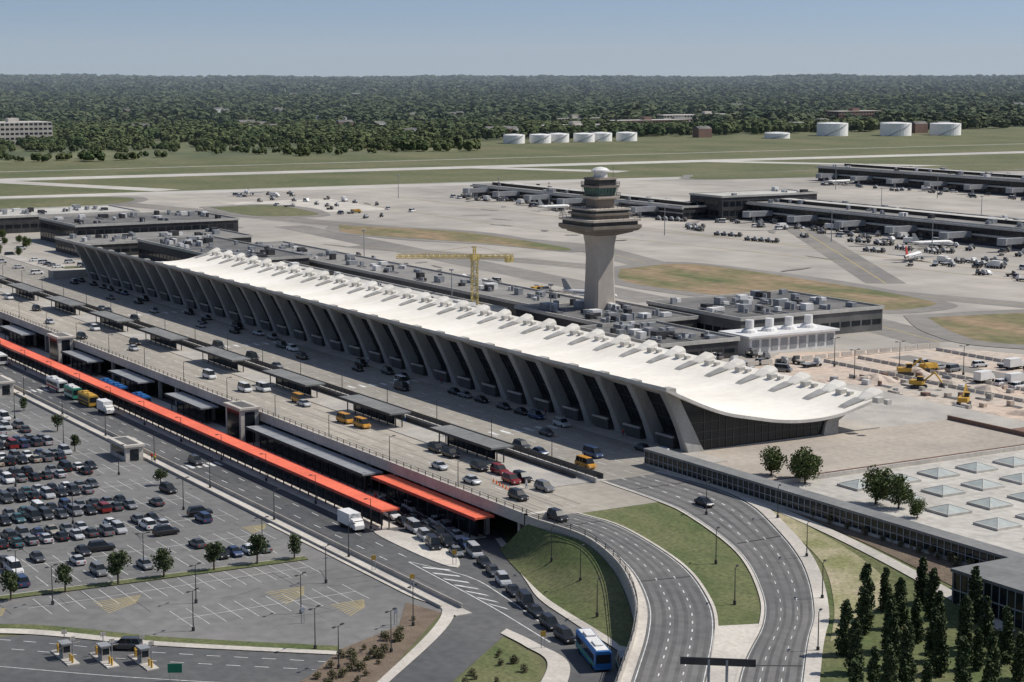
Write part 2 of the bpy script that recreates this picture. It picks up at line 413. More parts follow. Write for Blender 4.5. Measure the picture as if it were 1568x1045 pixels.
for i in range(31):
    xa=-12.19*i-.7;xb=-12.19*(i+1)+.7
    for (za,ya),(zb,yb) in zip(gp,gp[1:]):
        mb.poly([(xb,ya,za),(xa,ya,za),(xa,yb,zb),(xb,yb,zb)])
    for k in range(1,6):
        x=xa+(xb-xa)*k/6
        for (za,ya),(zb,yb) in zip(gp,gp[1:]): mu.beam((x,ya-.05,za),(x,yb-.05,zb),.06)
    for z,y in gp[1:4]: mu.beam((xa,y-.05,z),(xb,y-.05,z),.07)
    xm=(xa+xb)/2; mu.box(xm-2.6,xm+2.6,-1.6,1.9,6.15,8.8); mu.box(xm-3,xm+3,-2.2,-1.61,8.5,8.9,1)
for xe,sg in ((.4,1),(-378.6,-1)):
    yy=[1.5,3,6,10,14,18,22,26,30,34,38,41]
    top=[(y,rz(y)-.75) for y in [-3.5,0]+yy]
    pts=[(xe,1.5,6.2),(xe,38,6.2)]+[(xe,y,z) for y,z in reversed(top)]
    mb.poly(pts if sg>0 else pts[::-1])
    for k in range(1,19):
        y=1.5+36.5*k/19; mu.box(min(xe,xe+sg*.12),max(xe,xe+sg*.12),y-.07,y+.07,6.2,rz(y)-1)
    for z in (8.2,10.0): mu.box(min(xe,xe+sg*.1),max(xe,xe+sg*.1),1.5,38,z-.06,z+.06)
    mu.box(min(xe,xe+sg*.1),max(xe,xe+sg*.1),-.5,11,12,12.12)
mb.box(-378,0,38.2,38.5,6,10.3)
mb.obj('glass_walls',[glass],T); mu.obj('mullions_and_vestibules',[mull,conc],T)
mb=MB(); mb.box(-378.5,.9,1,39,0,6.18); mb.box(-378,.2,39,52,0,6.1); mb.box(-388,-382,-14,30,0,9); mb.obj('base',[conc],T)

# upper-level roadway (departures deck) --------------------------------------
DK=E('departures_deck')
mb=MB(); mb.box(-480,34,-60,1.0,4.9,6.0,1,0); mb.obj('roadway_slab',[deckc,conc],DK)
mb=MB(); mb.box(-480,14,-30,-5.5,6.0,6.02); mb.obj('inner_roadway',[innr],DK)
mb=MB()
mb.box(-480,12,-5.5,1,6,6.14); mb.box(-480,14,-42.5,-30,6,6.14)
mb.box(12.1,34,-11.9,-5.5,6,6.14)
mb.obj('pavements',[conc],DK)
mb=MB(); mb.box(-480,34,-60.3,-59.9,5.0,7.1); mb.box(-480,15,-33.2,-32.8,6.14,7.0)
mb.box(33,34.2,-60.3,-56,0,7.1)
mb.obj('parapet',[concl],DK)
mb=MB()
for x in range(-478,15,3): mb.box(x,x+.12,-33.06,-32.94,7.0,7.9)
for z in (7.3,7.6,7.9): mb.box(-480,15,-33.04,-32.96,z,z+.06)
for x in range(-478,34,3): mb.box(x,x+.12,-60.16,-60.04,7.1,7.9)
for z in (7.5,7.9): mb.box(-480,34,-60.14,-60.06,z,z+.06)
mb.box(-480,13,-30.25,-30.1,6.14,7.2); mb.box(-480,10,-34.6,-34.45,6.14,7.1)
mb.obj('railings',[dark],DK)
mb=MB(); mb.box(-480,33,-52.4,-52,0,4.9,1)  # dark sheet stands in for the shade of the open lower level
for x in range(-474,34,12): mb.box(x-.4,x+.4,-59.6,-58.8,0,4.9,0)
mb.obj('lower_level_shade_sheet_and_piers',[conc,dark],DK)
mb=MB()
for y in (-10,-14,-18,-22,-26):
    x=-478
    while x<10: mb.poly([(x,y-.08,6.026),(x+3,y-.08,6.026),(x+3,y+.08,6.026),(x,y+.08,6.026)]); x+=9
for y in (-47,-51.5,-56):
    x=-478
    while x<30: mb.poly([(x,y-.09,6.006),(x+3,y-.09,6.006),(x+3,y+.09,6.006),(x,y+.09,6.006)]); x+=9
for xc in (-40,-110,-190,-270):
    for k in range(8): y=-6.3-k*3; mb.poly([(xc,y-1.0,6.03),(xc+4,y-1.0,6.03),(xc+4,y,6.03),(xc,y,6.03)])
mb.obj('lane_markings',[paint],DK)
mb=MB()   # worn wheel paths and patches on the deck
for i,y in enumerate((-45.4,-48.9,-50.2,-53.2,-54.6,-57.6)):
    x=-470+7*i
    while x<26:
        l=R.uniform(14,60); x1=min(x+l,28); w=R.uniform(.25,.45)
        mb.poly([(x,y-w,6.004),(x1,y-w*.6,6.004),(x1,y+w,6.004),(x,y+w*.7,6.004)]); x=x1+R.uniform(1,14)
mb.obj('wheel_paths',[innr],DK)

def shelter(name,x0,x1,y0,y1,z,g,roof,side=dark,t=.35,glassy=True):
    p=E(name); a=MB(); a.box(x0,x1,y0,y1,z-t,z); a.obj('roof',[roof],p)
    e=MB(); e.box(x0-.1,x1+.1,y0-.1,y0-.003,z-t-.12,z+.08); e.box(x0-.1,x1+.1,y1+.003,y1+.1,z-t-.12,z+.08); e.obj('fascia',[side],p)
    c=MB(); x=x0+1
    while x<x1: c.box(x-.1,x+.1,(y0+y1)/2-.9,(y0+y1)/2-.7,g,z-t); c.box(x-.1,x+.1,(y0+y1)/2+.7,(y0+y1)/2+.9,g,z-t); x+=4
    c.obj('posts',[dark],p)
    if glassy:
        c=MB(); c.box(x0+3,x1-3,(y0+y1)/2-.04,(y0+y1)/2+.04,g+.3,z-t-.4); c.obj('glass_screen',[glass],p)
for xc in (-22,-66,-110,-155,-199,-243,-288,-332,-376): shelter('bus_shelter',xc-13,xc+13,-42.4,-37.0,9.6,6.14,wroof)
for xa,xb in ((-80,-21),(-131,-107),(-173,-150),(-213,-190),(-275,-252),(-320,-297),(-365,-342)):
    shelter('walkway_canopy',xa,xb,-65.2,-60.6,4.6,.14,grey)
shelter('orange_canopy',-18,23,-64.6,-60.6,4.7,.14,orange,side=red)
shelter('orange_canopy',-400,7,-75.3,-71.7,4.2,.14,orange,side=red)
# lower level -----------------------------------------------------------------
flat('arrivals_road',[(-520,-52),(16,-55),(30,-61),(60,-73.6),(74,-76),(93,-79),(107,-91),(125,-105),(160,-135),(150,-150),(110,-118),(91,-88),(80,-86.5),(72,-86.8),(88.5,-106),(105,-125),(100,-135),(84,-113.5),(60,-89),(-520,-89)],0,asph)
mb=MB()
mb.box(-520,5,-76.2,-70.8,0,.14); mb.box(-520,20,-66,-60.5,0,.14)
pl=cr([(4,-75.5),(10,-71.8),(20,-70.6),(30,-72.2),(36,-75.6),(30,-77),(18,-77.2),(8,-76.8)]+[(4,-75.5)],40)[:-1]
mb.prism(pl,0,.14)
mb.box(-520,61,-89.9,-87.0,0,.14)
mb.obj('kerbed_pavement',[concl])
mb=MB(); mb.box(-520,58,-87.2,-87.0,.14,.9); mb.box(-520,56,-89.9,-89.7,.14,.5); mb.obj('low_wall',[conc])
mb=MB()
for y in (-79.6,-83.4):
    x=-500
    while x<28: mb.poly([(x,y-.08,.006),(x+3,y-.08,.006),(x+3,y+.08,.006),(x,y+.08,.006)]); x+=9
mb.poly([(-500,-86.6,.006),(30,-86.6,.006),(30,-86.45,.006),(-500,-86.45,.006)])
mb.poly([(-500,-68.4,.006),(10,-68.4,.006),(10,-68.25,.006),(-500,-68.25,.006)])
for k in range(7):
    x=32+k*4.2; y0=-80.4-.25*k; mb.poly([(x,y0,.006),(x+1,y0,.006),(x+5,y0+3.2-.35*k,.006),(x+4,y0+3.2-.35*k,.006)])
def line(pts,w,z,m=0):
    for a,b in zip(pts,pts[1:]):
        a=Vector((a[0],a[1],z));b=Vector((b[0],b[1],z));d=(b-a).normalized();n=Vector((-d.y,d.x,0))*w/2
        mb.poly([a-n,b-n,b+n,a+n],m)
line(cr([(28,-80.8),(45,-81.6),(62,-82.6),(80,-84.4)],14),.2,.008)
line(cr([(28,-80.6),(42,-76.6),(56,-77.8),(72,-80.5)],14),.2,.008)
for k in range(6): x=-68; y=-77.2-k*1.6; mb.poly([(x,y-.8,.007),(x+4,y-.8,.007),(x+4,y,.007),(x,y,.007)])
for k in range(6): x=-180; y=-77.2-k*1.6; mb.poly([(x,y-.8,.007),(x+4,y-.8,.007),(x+4,y,.007),(x,y,.007)])
for d in (5.0,9.0,17):
    c=cr([(68+d*.75,-113.5-d*.6),(50+d*.75,-134.3-d*.6),(31+d*.7,-153-d*.7),(15+d*.7,-175-d*.7)],40)
    for i in range(0,38,2 if d!=17 else 1): line(c[i:i+2],.16,.018)
mb.obj('road_markings',[paint])
mb=MB()
for i in range(60):
    x=R.uniform(-250,55);y=R.choice([-78,-80.8,-82.5,-85,-66.9,-70])+R.uniform(-.4,.4); line([(x,y),(x+R.uniform(4,16),y+R.uniform(-.5,.5)),(x+R.uniform(17,25),y+R.uniform(-.5,.5))],.12,.004)
for i in range(55):
    x=R.uniform(-60,52);y=R.uniform(-150,-93) if x<25 else R.uniform(-120,-93); a=R.choice([0,1.57,R.uniform(0,3)]); l=R.uniform(3,12)
    line([(x,y),(x+l*.5*math.cos(a)+.4,y+l*.5*math.sin(a)),(x+l*math.cos(a),y+l*math.sin(a))],.12,-.006)
mb.obj('crack_sealing',[seal])
def pavilion(x0,x1,y0,y1,z0,h):
    p=E('stair_pavilion'); a=MB(); a.box(x0,x1,y0,y1,z0,z0+h-.5); a.box(x0-.4,x1+.4,y0-.4,y1+.4,z0+h-.5,z0+h,0); a.obj('walls',[concl],p)
    b=MB(); b.box(x0+.6,x1-.6,y0+.6,y1-.6,z0+h,z0+h+.02); b.obj('roof',[dgrey],p)
    c=MB(); c.box(x1-.01,x1+.05,y0+1,y1-1,z0+.1,z0+h-1); c.box(x0+1,x1-1,y0-.05,y0+.01,z0+1,z0+h-1); c.obj('openings',[glass],p)
pavilion(-88,-78,-94.2,-90.2,0,3.6); pavilion(-186,-175,-94.2,-90.2,0,3.6); pavilion(-92,-83,-65,-60.6,0,8.3); pavilion(-225,-216,-65,-60.6,0,8.3)

# ------------------------------------------------------------------ ramps & banks
U1L=[(33.5,-59.9),(38.3,-59.8),(50,-58.1),(64.7,-61.4),(79.7,-68.5),(91.5,-76.7),(107.2,-90.2),(150,-128)]
U1Rr=[(33.5,-49.9),(37,-49.3),(47.2,-48.1),(67,-51.2),(82.2,-57.2),(94.8,-64.9),(113,-80.2),(156,-118)]
U2L=[(14.2,-31),(33,-31.5),(45.9,-33.1),(66.4,-38.6),(84.2,-48),(97.1,-57.8),(115.2,-76.4),(160,-114)]
U2R=[(14.1,-17.5),(31.5,-16.4),(44,-18.7),(56.4,-23.7),(77.7,-33.9),(96.5,-47.3),(111.5,-61.4),(166,-110)]
mb=MB(); NX=60;NY=44
for i in range(NX+1):
    x=34+126*i/NX; yl=interp(U1L,x)+.25
    for j in range(NY+1):
        y=yl+(-10-yl)*j/NY; mb.v.append((x,y,H(x,y)-.05+.0))
for i in range(NX):
    for j in range(NY):
        a=i*(NY+1)+j; mb.f.append((a,a+NY+1,a+NY+2,a+1)); mb.m.append(0)
mb.obj('grass_embankment',[lawn],smooth=True)
mb=MB()
ribbon(mb,U1L,U1Rr,.12,1,H,.02,0); ribbon(mb,U2L,U2R,0,1,H,.02,0)
for a,b,fr in ((U1L,U1Rr,(.20,.34,.50,.63,.78,.91)),(U2L,U2R,(.08,.25,.41,.58,.74,.91))):
    for t in fr: ribbon(mb,a,b,t-.028,t+.028,H,.028,2,cross=1)
for a,b,fr in ((U1L,U1Rr,(.42,.71)),(U2L,U2R,(.33,.66))):
    for t in fr:
        for k in range(0,40): ribbon(mb,a,b,t-.008,t+.008,H,.04,1,n=121,cross=1,s0=k/40,s1=k/40+.0125)
for a,b,fr in ((U1L,U1Rr,(.16,.97)),(U2L,U2R,(.03,.97))):
    for t in fr: ribbon(mb,a,b,t-.006,t+.006,H,.04,1,n=121,cross=1)
for a,b in ((U1L,U1Rr),(U2L,U2R)):
    for s in (.05,.28,.62): ribbon(mb,a,b,.13,.98,H,.034,3,n=401,cross=4,s0=s,s1=s+.0026)
mb.obj('ramp_road',[asphl,paint,wear,seal])
mb=MB()
ribbon(mb,U1L,U1Rr,.0,.12,H,.12,0)
k=offs(U2R,2.2); ribbon(mb,U2R,k,0,1,H,.14,0); ribbon(mb,offs(U1Rr,-.0),offs(U1Rr,.5),0,1,H,.12,0); ribbon(mb,offs(U2L,-.5),U2L,0,1,H,.12,0)
ribbon(mb,[(94.8,-64.9),(113,-80.2),(156,-118)],[(97.1,-57.8),(115.2,-76.4),(160,-114)],0.0,1,H,.06,0)
ribbon(mb,[(12,-17.6),(31,-16.2),(60,-19.5),(99,-26.5),(120,-31)],[(12,-15.2),(31,-14),(60,-17.3),(99,-24.3),(120,-29)],0,1,H,.1,0)
mb.obj('kerb_and_footpath',[concl])
mb=MB()
ribbon(mb,[(46,-16.8),(62,-24),(80,-31.6),(96,-43),(108,-54)],[(46,-16.4),(62,-20),(80,-24.5),(92,-29),(98,-34)],0,1,H,.03,0)
mb.obj('bare_soil_patch',[sand])
mb=MB(); ribbon(mb,[(20,-14),(60,-17),(103,-24)],[(20,-12),(60,-13.5),(103,-17)],0,1,H,.05,0); mb.obj('planting_bed',[mulch])
mb=MB(); a=cr(U1L,70);b=cr(offs(U1L,-.5),70)
for i in range(69):
    (x0,y0),(x1,y1)=a[i],a[i+1];(u0,v0),(u1,v1)=b[i],b[i+1]; z0=zr(x0);z1=zr(x1)
    mb.loft([[(x0,y0,-.05),(u0,v0,-.05),(u0,v0,z0+.95),(x0,y0,z0+.95)],[(x1,y1,-.05),(u1,v1,-.05),(u1,v1,z1+.95),(x1,y1,z1+.95)]],0,caps=(i in(0,68)))
mb.obj('retaining_wall',[conc])
mb=MB()
for i in range(0,70,2):
    x,y=a[i]; mb.box(x-.05,x+.05,y-.3,y-.2,zr(x)+.9,zr(x)+1.9)
for i in range(69):
    for h in (1.2,1.5,1.9): mb.beam((a[i][0],a[i][1]-.25,zr(a[i][0])+h),(a[i+1][0],a[i+1][1]-.25,zr(a[i+1][0])+h),.05)
mb.obj('ramp_railing',[dark])
lo=cr([(28,-62.5),(36,-65.5),(48,-69.2),(60,-72.6),(74,-75),(86,-77)],40); hi=cr([(35,-60.4),(42,-60.2),(50,-58.8),(64.5,-62.0),(79.4,-69),(89,-75.8)],40)
mb=MB()
for i in range(40):
    for j in range(11):
        t=j/10; x=lo[i][0]+(hi[i][0]-lo[i][0])*t; y=lo[i][1]+(hi[i][1]-lo[i][1])*t
        ht=5.4*(1-sm((i/39-.15)/.85))*1.0+.15
        mb.v.append((x,y,.1+ht*sm(t*.9+.05)))
for i in range(39):
    for j in range(10):
        q=i*11+j; mb.f.append((q,q+11,q+12,q+1)); mb.m.append(0)
mb.obj('grass_hill',[lawn],smooth=True)
mb=MB(); ribbon(mb,[(22,-59.8),(28,-62),(48,-69.4),(60,-73.8),(74,-76.2),(93,-79.4),(103,-88)],[(22,-58.5),(30,-61.2),(48,-67.6),(60,-71.6),(74,-74),(93,-77),(105,-87)],0,1,Z0,.14,0)
ribbon(mb,[(71,-86.6),(80,-86.5),(91,-88),(106,-100),(120,-113)],[(72.5,-88.6),(80,-88.8),(89,-90.5),(103,-103),(117,-117)],0,1,Z0,.14,0)
ribbon(mb,[(-10,-89.95),(45,-89.95),(60,-89.6),(84,-113.4),(98,-130)],[(-10,-90.9),(45,-90.9),(58.5,-91),(82.7,-114.4),(96.8,-131)],0,1,Z0,.13,0)
mb.obj('footpath',[concl])
lota=M('lot_asphalt',(.145,.144,.141),(.195,.19,.182),.02,fine=.4,fa=.14,joint=[(22,.06),(27,.06)],jd=.8)
flat('parking_lot',[(-420,-89.6),(57,-89.6),(66,-100),(69,-113),(50,-134),(31,-153),(20,-190),(-420,-190)],-.01,lota)
flat('plant_bed',[(50,-93),(58,-90.8),(82.7,-114),(96,-131),(84,-135),(76,-122),(67,-113),(61,-100)],.03,mulch)
flat('verge',[(74,-88.8),(88,-90.8),(103,-103),(117,-117),(105,-125),(90,-107)],.03,lawn)
flat('service_road',[(69,-114),(50,-135.5),(36,-150),(25,-190),(60,-190),(75,-150),(84,-135),(76,-122)],.012,asph)
mb=MB()
ribbon(mb,[(68,-113.5),(50,-134.3),(31,-153),(22,-180)],[(69.5,-114.3),(51.5,-135.6),(33,-154.4),(24,-181)],0,1,Z0,.14,0)
ribbon(mb,[(65.5,-112.5),(48,-132.8),(29,-151.5),(20,-179)],[(68,-113.5),(50,-134.3),(31,-153),(22,-180)],0,1,Z0,.10,1)
ribbon(mb,[(15.5,-95),(14.5,-120),(13,-150)],[(17.8,-95),(16.8,-120),(15.3,-150)],0,1,Z0,.14,1)
ribbon(mb,[(15.3,-95),(14.3,-120),(12.8,-150)],[(15.5,-95),(14.5,-120),(13,-150)],0,1,Z0,.15,0)
mb.obj('lot_island',[concl,lawn])
rows=[]
mb=MB()
xr=-196
while xr<0:
    rows.append(xr); xr+=17.5
for x in rows+[22,40]:
    y0=-94 if x<22 else -97; y1=-170 if x<20 else (-146 if x<30 else -128)
    mb.poly([(x-.06,y1,.0),(x+.06,y1,.0),(x+.06,y0,.0),(x-.06,y0,.0)])
    y=y0
    while y>y1: mb.poly([(x-5,y-.05,.002),(x+5,y-.05,.002),(x+5,y+.05,.002),(x-5,y+.05,.002)]); y-=2.75
def hatch(x0,y0,w,h):
    for k in range(8):
        t=k/8; mb.poly([(x0+w*t,y0,.004),(x0+w*t+.2,y0,.004),(x0+w*t*.5+.2,y0+h*(1-t*.3),.004),(x0+w*t*.5,y0+h*(1-t*.3),.004)],1)
hatch(24,-136,8,8);hatch(33,-110,9,7);hatch(45,-104,8,6);hatch(-10,-96,6,5);hatch(20,-155,8,6)
y=-98
while y>-140: mb.poly([(9-5,y-.06,.002),(9+2,y-.06,.002),(9+2,y+.06,.002),(9-5,y+.06,.002)]); y-=2.75
mb.obj('parking_markings',[paint,ypaint])

# ------------------------------------------------------------------ garage roof, plaza, corridor
G=E('parking_garage')
mb=MB(); mb.box(34,190,-9.5,90,0,6.03); mb.obj('deck',[gdeck],G)
mb=MB();
for x in (34,189.6): mb.box(x,x+.4,-9.5,90,6.03,6.9)
mb.box(34,190,-9.9,-9.52,0,6.9); mb.obj('parapet',[concl],G)
mb=MB();fr=MB()
for i in range(9):
    for j in range(8):
        cx=43.5+12*i;cy=8+10.2*j; s=2.7
        fr.box(cx-s-.25,cx+s+.25,cy-s-.25,cy+s+.25,6.03,6.5)
        for a,b in (((-1,-1),(1,-1)),((1,-1),(1,1)),((1,1),(-1,1)),((-1,1),(-1,-1))):
            mb.poly([(cx+a[0]*s,cy+a[1]*s,6.5),(cx+b[0]*s,cy+b[1]*s,6.5),(cx,cy,7.5)])
        for a in ((-1,-1),(1,-1),(1,1),(-1,1)): fr.beam((cx+a[0]*s,cy+a[1]*s,6.52),(cx,cy,7.52),.06)
mb.obj('skylights',[skym],G); fr.obj('skylight_kerbs',[lroof],G)
mb=MB(); mb.box(.9,33.8,-11.9,72,0,6.04); mb.obj('plaza',[plazam])
mb=MB(); mb.box(-60,34,72,95,0,3.5); mb.box(-60,0.5,52,71.9,0,4.0); mb.obj('service_building',[conc])
mb=MB(); mb.box(33.4,33.8,-11.9,72,6.04,7.0); mb.box(.9,33.4,71.6,72,6.04,7.0); mb.box(20,33,72.2,90,3.5,7,0); mb.obj('plaza_parapet',[brick])
CR=E('covered_walkway')
mb=MB(); mb.box(6,150,-15.8,-12.2,9.0,9.45); mb.box(105.5,150,-28.3,-15.81,9.0,9.5); mb.obj('roof',[wroof],CR)
mb=MB(); mb.box(6.2,105.4,-15.55,-15.45,6.5,9.0,0); mb.box(6.2,150,-12.55,-12.45,6.5,9,0); mb.box(105.7,150,-28.05,-27.95,3.5,9,0); mb.box(105.7,105.8,-27.9,-15.4,3.5,9,0); mb.obj('glazing',[glass],CR)
mb=MB(); mb.box(6,105.5,-15.8,-12.2,5.2,6.5,1); mb.box(105.5,150,-28.3,-12.2,2.5,3.5,1)
x=6.2
while x<105: mb.box(x-.07,x+.07,-15.66,-15.56,6.5,9.0,0); x+=1.6
x=106
while x<150: mb.box(x-.07,x+.07,-28.16,-28.06,3.5,9.0,0); x+=1.6
y=-27.5
while y<-16: mb.box(105.56,105.69,y-.07,y+.07,3.5,9,0); y+=1.6
mb.box(105.5,150,-28.2,-28.06,6.2,6.4,0); mb.box(6.2,105.4,-15.67,-15.56,7.6,7.7,0)
mb.obj('frame',[frame,conc],CR)

# ------------------------------------------------------------------ control tower
CT=E('control_tower')
tx,ty=-205,114
def sq(mb,prof,m=0,ch=.16):
    secs=[]
    for r,z in prof:
        c=r*ch; secs.append([(tx-r+c,ty-r,z),(tx+r-c,ty-r,z),(tx+r,ty-r+c,z),(tx+r,ty+r-c,z),(tx+r-c,ty+r,z),(tx-r+c,ty+r,z),(tx-r,ty+r-c,z),(tx-r,ty-r+c,z)])
    mb.loft(secs,m)
mb=MB(); sq(mb,[(4.3,0),(4.05,8),(3.75,16),(3.6,23),(3.8,27),(4.3,30.4)],0,.2); mb.obj('shaft',[towc],CT)
mb=MB()
sq(mb,[(4.4,30.4),(8.2,31.6),(8.2,32.2)],0,.1); sq(mb,[(9.4,32.2),(10.3,33.0),(10.3,34.0)],0,.1)
sq(mb,[(9.3,34.0),(9.3,35.3)],1,.1); sq(mb,[(10.2,35.3),(10.2,36.0)],2,.1)
sq(mb,[(7.2,36.0),(7.2,37.2)],0,.12); sq(mb,[(8.0,37.2),(8.0,37.9)],0,.12); sq(mb,[(7.0,37.9),(7.0,38.8)],1,.12); sq(mb,[(7.6,38.8),(7.6,39.3)],2,.12)
sq(mb,[(3.7,39.3),(3.7,42.2)],0,.2); sq(mb,[(4.2,42.2),(5.0,42.7),(5.0,43.2)],2,.2)
sq(mb,[(3.9,43.2),(4.5,46.0)],3,.25); sq(mb,[(5.1,46.0),(5.1,46.7)],0,.25); sq(mb,[(4.1,46.7),(4.2,48.6)],1,.25); sq(mb,[(4.5,48.6),(4.2,49.2)],0,.25)
mb.obj('galleries_and_cab',[towd,dark,towc,glassg],CT)
mb=MB(); mb.rings(tx,ty,[(2.3,49.2),(2.3,51.0),(3.0,51.1),(3.0,51.6),(1.9,52.3),(.4,52.6)],20); mb.obj('radar_dome',[white],CT)
mb=MB()
for r,z in ((10.2,36.0),(7.6,39.3),(5.0,43.2),(4.8,46.7)):
    for k in range(4):
        dx,dy=[(1,0),(0,1),(-1,0),(0,-1)][k]; ex,ey=-dy,dx
        for h in (.55,1.1): mb.beam((tx+dx*r-ex*r*.9,ty+dy*r-ey*r*.9,z+h),(tx+dx*r+ex*r*.9,ty+dy*r+ey*r*.9,z+h),.06)
        for q in range(-4,5): mb.beam((tx+dx*r+ex*r*.22*q,ty+dy*r+ey*r*.22*q,z),(tx+dx*r+ex*r*.22*q,ty+dy*r+ey*r*.22*q,z+1.1),.05)
for k in range(-3,4):
    for sx,sy in ((1,0),(0,-1)): mb.beam((tx+(4.0 if sx else k*1.15),ty+(-4.0 if sy else k*1.15),43.2),(tx+(4.6 if sx else k*1.3),ty+(-4.6 if sy else k*1.3),46),.07)
for a,b,h in ((3,3,4),(-3,2,3.5),(2,-3.5,3),(-9,-9,-10),(9,-9,-9.5)): mb.beam((tx+a,ty+b,49 if h>0 else 36),(tx+a,ty+b,49+h),.06)
mb.obj('railings_and_antennas',[dark],CT)

# ------------------------------------------------------------------ airfield buildings
def bld(name,x0,x1,y0,y1,h,wall,roof,win=True,nunits=6,ledge=True,seed=1):
    r=random.Random(seed+int(x0)); p=E(name); a=MB(); a.box(x0,x1,y0,y1,0,h,0,1); a.obj('walls_and_roof',[wall,roof],p)
    t=MB(); e=.4
    t.box(x0-e,x1+e,y0-e,y0,h-.5,h+.6);t.box(x0-e,x1+e,y1,y1+e,h-.5,h+.6);t.box(x1,x1+e,y0,y1,h-.5,h+.6);t.box(x0-e,x0,y0,y1,h-.5,h+.6); t.obj('parapet',[lroof if ledge else dark],p)
    if win:
        g=MB(); 
        for z in ([h*.3] if h<9 else [h*.18,h*.58]):
            x=x0+1
            while x<x1-4: g.box(x,x+3.6,y0-.08,y0+.02,z,z+h*.22); x+=4.4
            y=y0+1
            while y<y1-4: g.box(x1-.02,x1+.08,y,y+3.6,z,z+h*.22); y+=4.4
        g.obj('windows',[glass],p)
    u=MB()
    for k in range(nunits):
        x=r.uniform(x0+3,x1-6);y=r.uniform(y0+2,max(y0+2.5,y1-6));s=r.uniform(1.2,3.6);hh=r.uniform(.8,2.4);q=r.choice([0,0,1,2])
        u.box(x,x+s,y,y+s*r.uniform(.5,1.3),h,h+hh,q)
        if k%3==0: u.cyl(x+s+1.5,y,h,h+r.uniform(1,2.2),.6,8,0)
        if k%5==0: u.beam((x,y-1,h+.5),(min(x+r.uniform(6,14),x1-1),y-1,h+.5),.25,0)
    if nunits: u.obj('rooftop_units',[grey,white,dark],p)
    return p
bld('terminal_pier',-480,-222,100,124,5.5,dgrey,mroof,nunits=50)
bld('airside_annex',-420,-215,56,84,6.5,dark,lroof,nunits=60)
bld('tower_base_building',-222,-170,92,128,6,dark,dgrey,nunits=34)
bld('hangar_block',-200,-150,130,188,7.5,dgrey,dgrey,nunits=40)
bld('equipment_building',-172,-128,84,112,5.5,dark,dgrey,nunits=30)
bld('service_block',-700,-652,10,118,8.5,dark,lroof,nunits=30)
bld('office_wing',-612,-556,52,134,10.5,dark,dgrey,nunits=30)
bld('office_wing',-550,-512,40,122,6,dark,mroof,nunits=24)
bld('office_wing',-500,-392,62,96,8,dark,dgrey,nunits=40)
def concourse(x0,x1,y0,y1,h,n):
    p=bld('concourse',x0,x1,y0,y1,h,dark,mroof,nunits=n)
    a=MB(); ym=(y0+y1)/2; a.box(x0+8,x1-8,ym-4,ym+4,h,h+1.8,0,1); a.box(x0-1.5,x1+1.5,y0-1.5,y0-.45,h-1.2,h-.2,1); a.box(x0,x1,y0-.5,y0-.1,h*.45,h*.55,1); a.obj('clerestory',[glass,lroof],p)
    b=MB(); x=x0+20
    while x<x1-10:
        b.box(x,x+3,y0-16,y0-.6,3.4,6.2); b.box(x+.8,x+2.2,y0-13,y0-12,0,3.4); b.rings(x+1.5,y0-17.5,[(2.4,3.2),(2.4,6.4)],10); x+=38
    b.obj('jet_bridges',[grey],p)
concourse(-530,-150,430,470,9.5,60)
concourse(-780,-545,396,424,7,40)
concourse(-790,-480,700,745,10.5,50)
bld('concourse_gatehouse',-560,-530,412,480,13,dark,lroof,nunits=5)
CH=E('cooling_tower_unit'); mb=MB(); mb.box(-142,-129,117,150,0,5.2); mb.box(-143,-128,116,151,5.2,5.8)
for k in range(4): mb.rings(-135.5,122+k*7.6,[(2.6,5.8),(2.2,6.6),(1.3,7.0),(1.3,9.6)],14)
mb.obj('casing_and_stacks',[white],CH); mb=MB()
for k in range(9): mb.box(-129,-128.9,118+k*3.6,120.6+k*3.6,1,4.4)
mb.obj('louvres',[grey],CH)

# crane -----------------------------------------------------------------------
CN=E('tower_crane'); mb=MB()
kx,ky=-232,82
def lattice(p,q,w,st,t=.11):
    p=Vector(p);q=Vector(q);d=(q-p);n=int(d.length/st);a=d.orthogonal().normalized();b=d.cross(a).normalized()
    cs=[a*w+b*w,a*w-b*w,-a*w-b*w,-a*w+b*w]
    for c in cs: mb.beam(p+c,q+c,t)
    for i in range(n):
        s=p+d*i/n;e=p+d*(i+1)/n
        for k in range(4): mb.beam(s+cs[k],e+cs[(k+1)%4],t*.6); mb.beam(s+cs[k],s+cs[(k+1)%4],t*.6)
lattice((kx,ky,0),(kx,ky,22),.95,2,.15)
lattice((kx,ky,22),(kx,ky,26),.4,1.6)
jd=Vector((.5,.86,0)).normalized()
lattice((kx-jd.x*26,ky-jd.y*26,22.6),(kx+jd.x*13,ky+jd.y*13,22.6),.5,2,.13)
mb.box(kx-1.2,kx+1.2,ky-1.2,ky+1.2,21.4,23.2)
c=Vector((kx,ky,22.5))+jd*11.5; mb.box(c.x-.9,c.x+.9,c.y-1.2,c.y+1.2,20.6,22.2)
mb.beam((kx,ky,26),(kx-jd.x*20,ky-jd.y*20,23.2),.06); mb.beam((kx,ky,26),(kx+jd.x*12,ky+jd.y*12,23.2),.06)
mb.obj('lattice',[crany],CN)

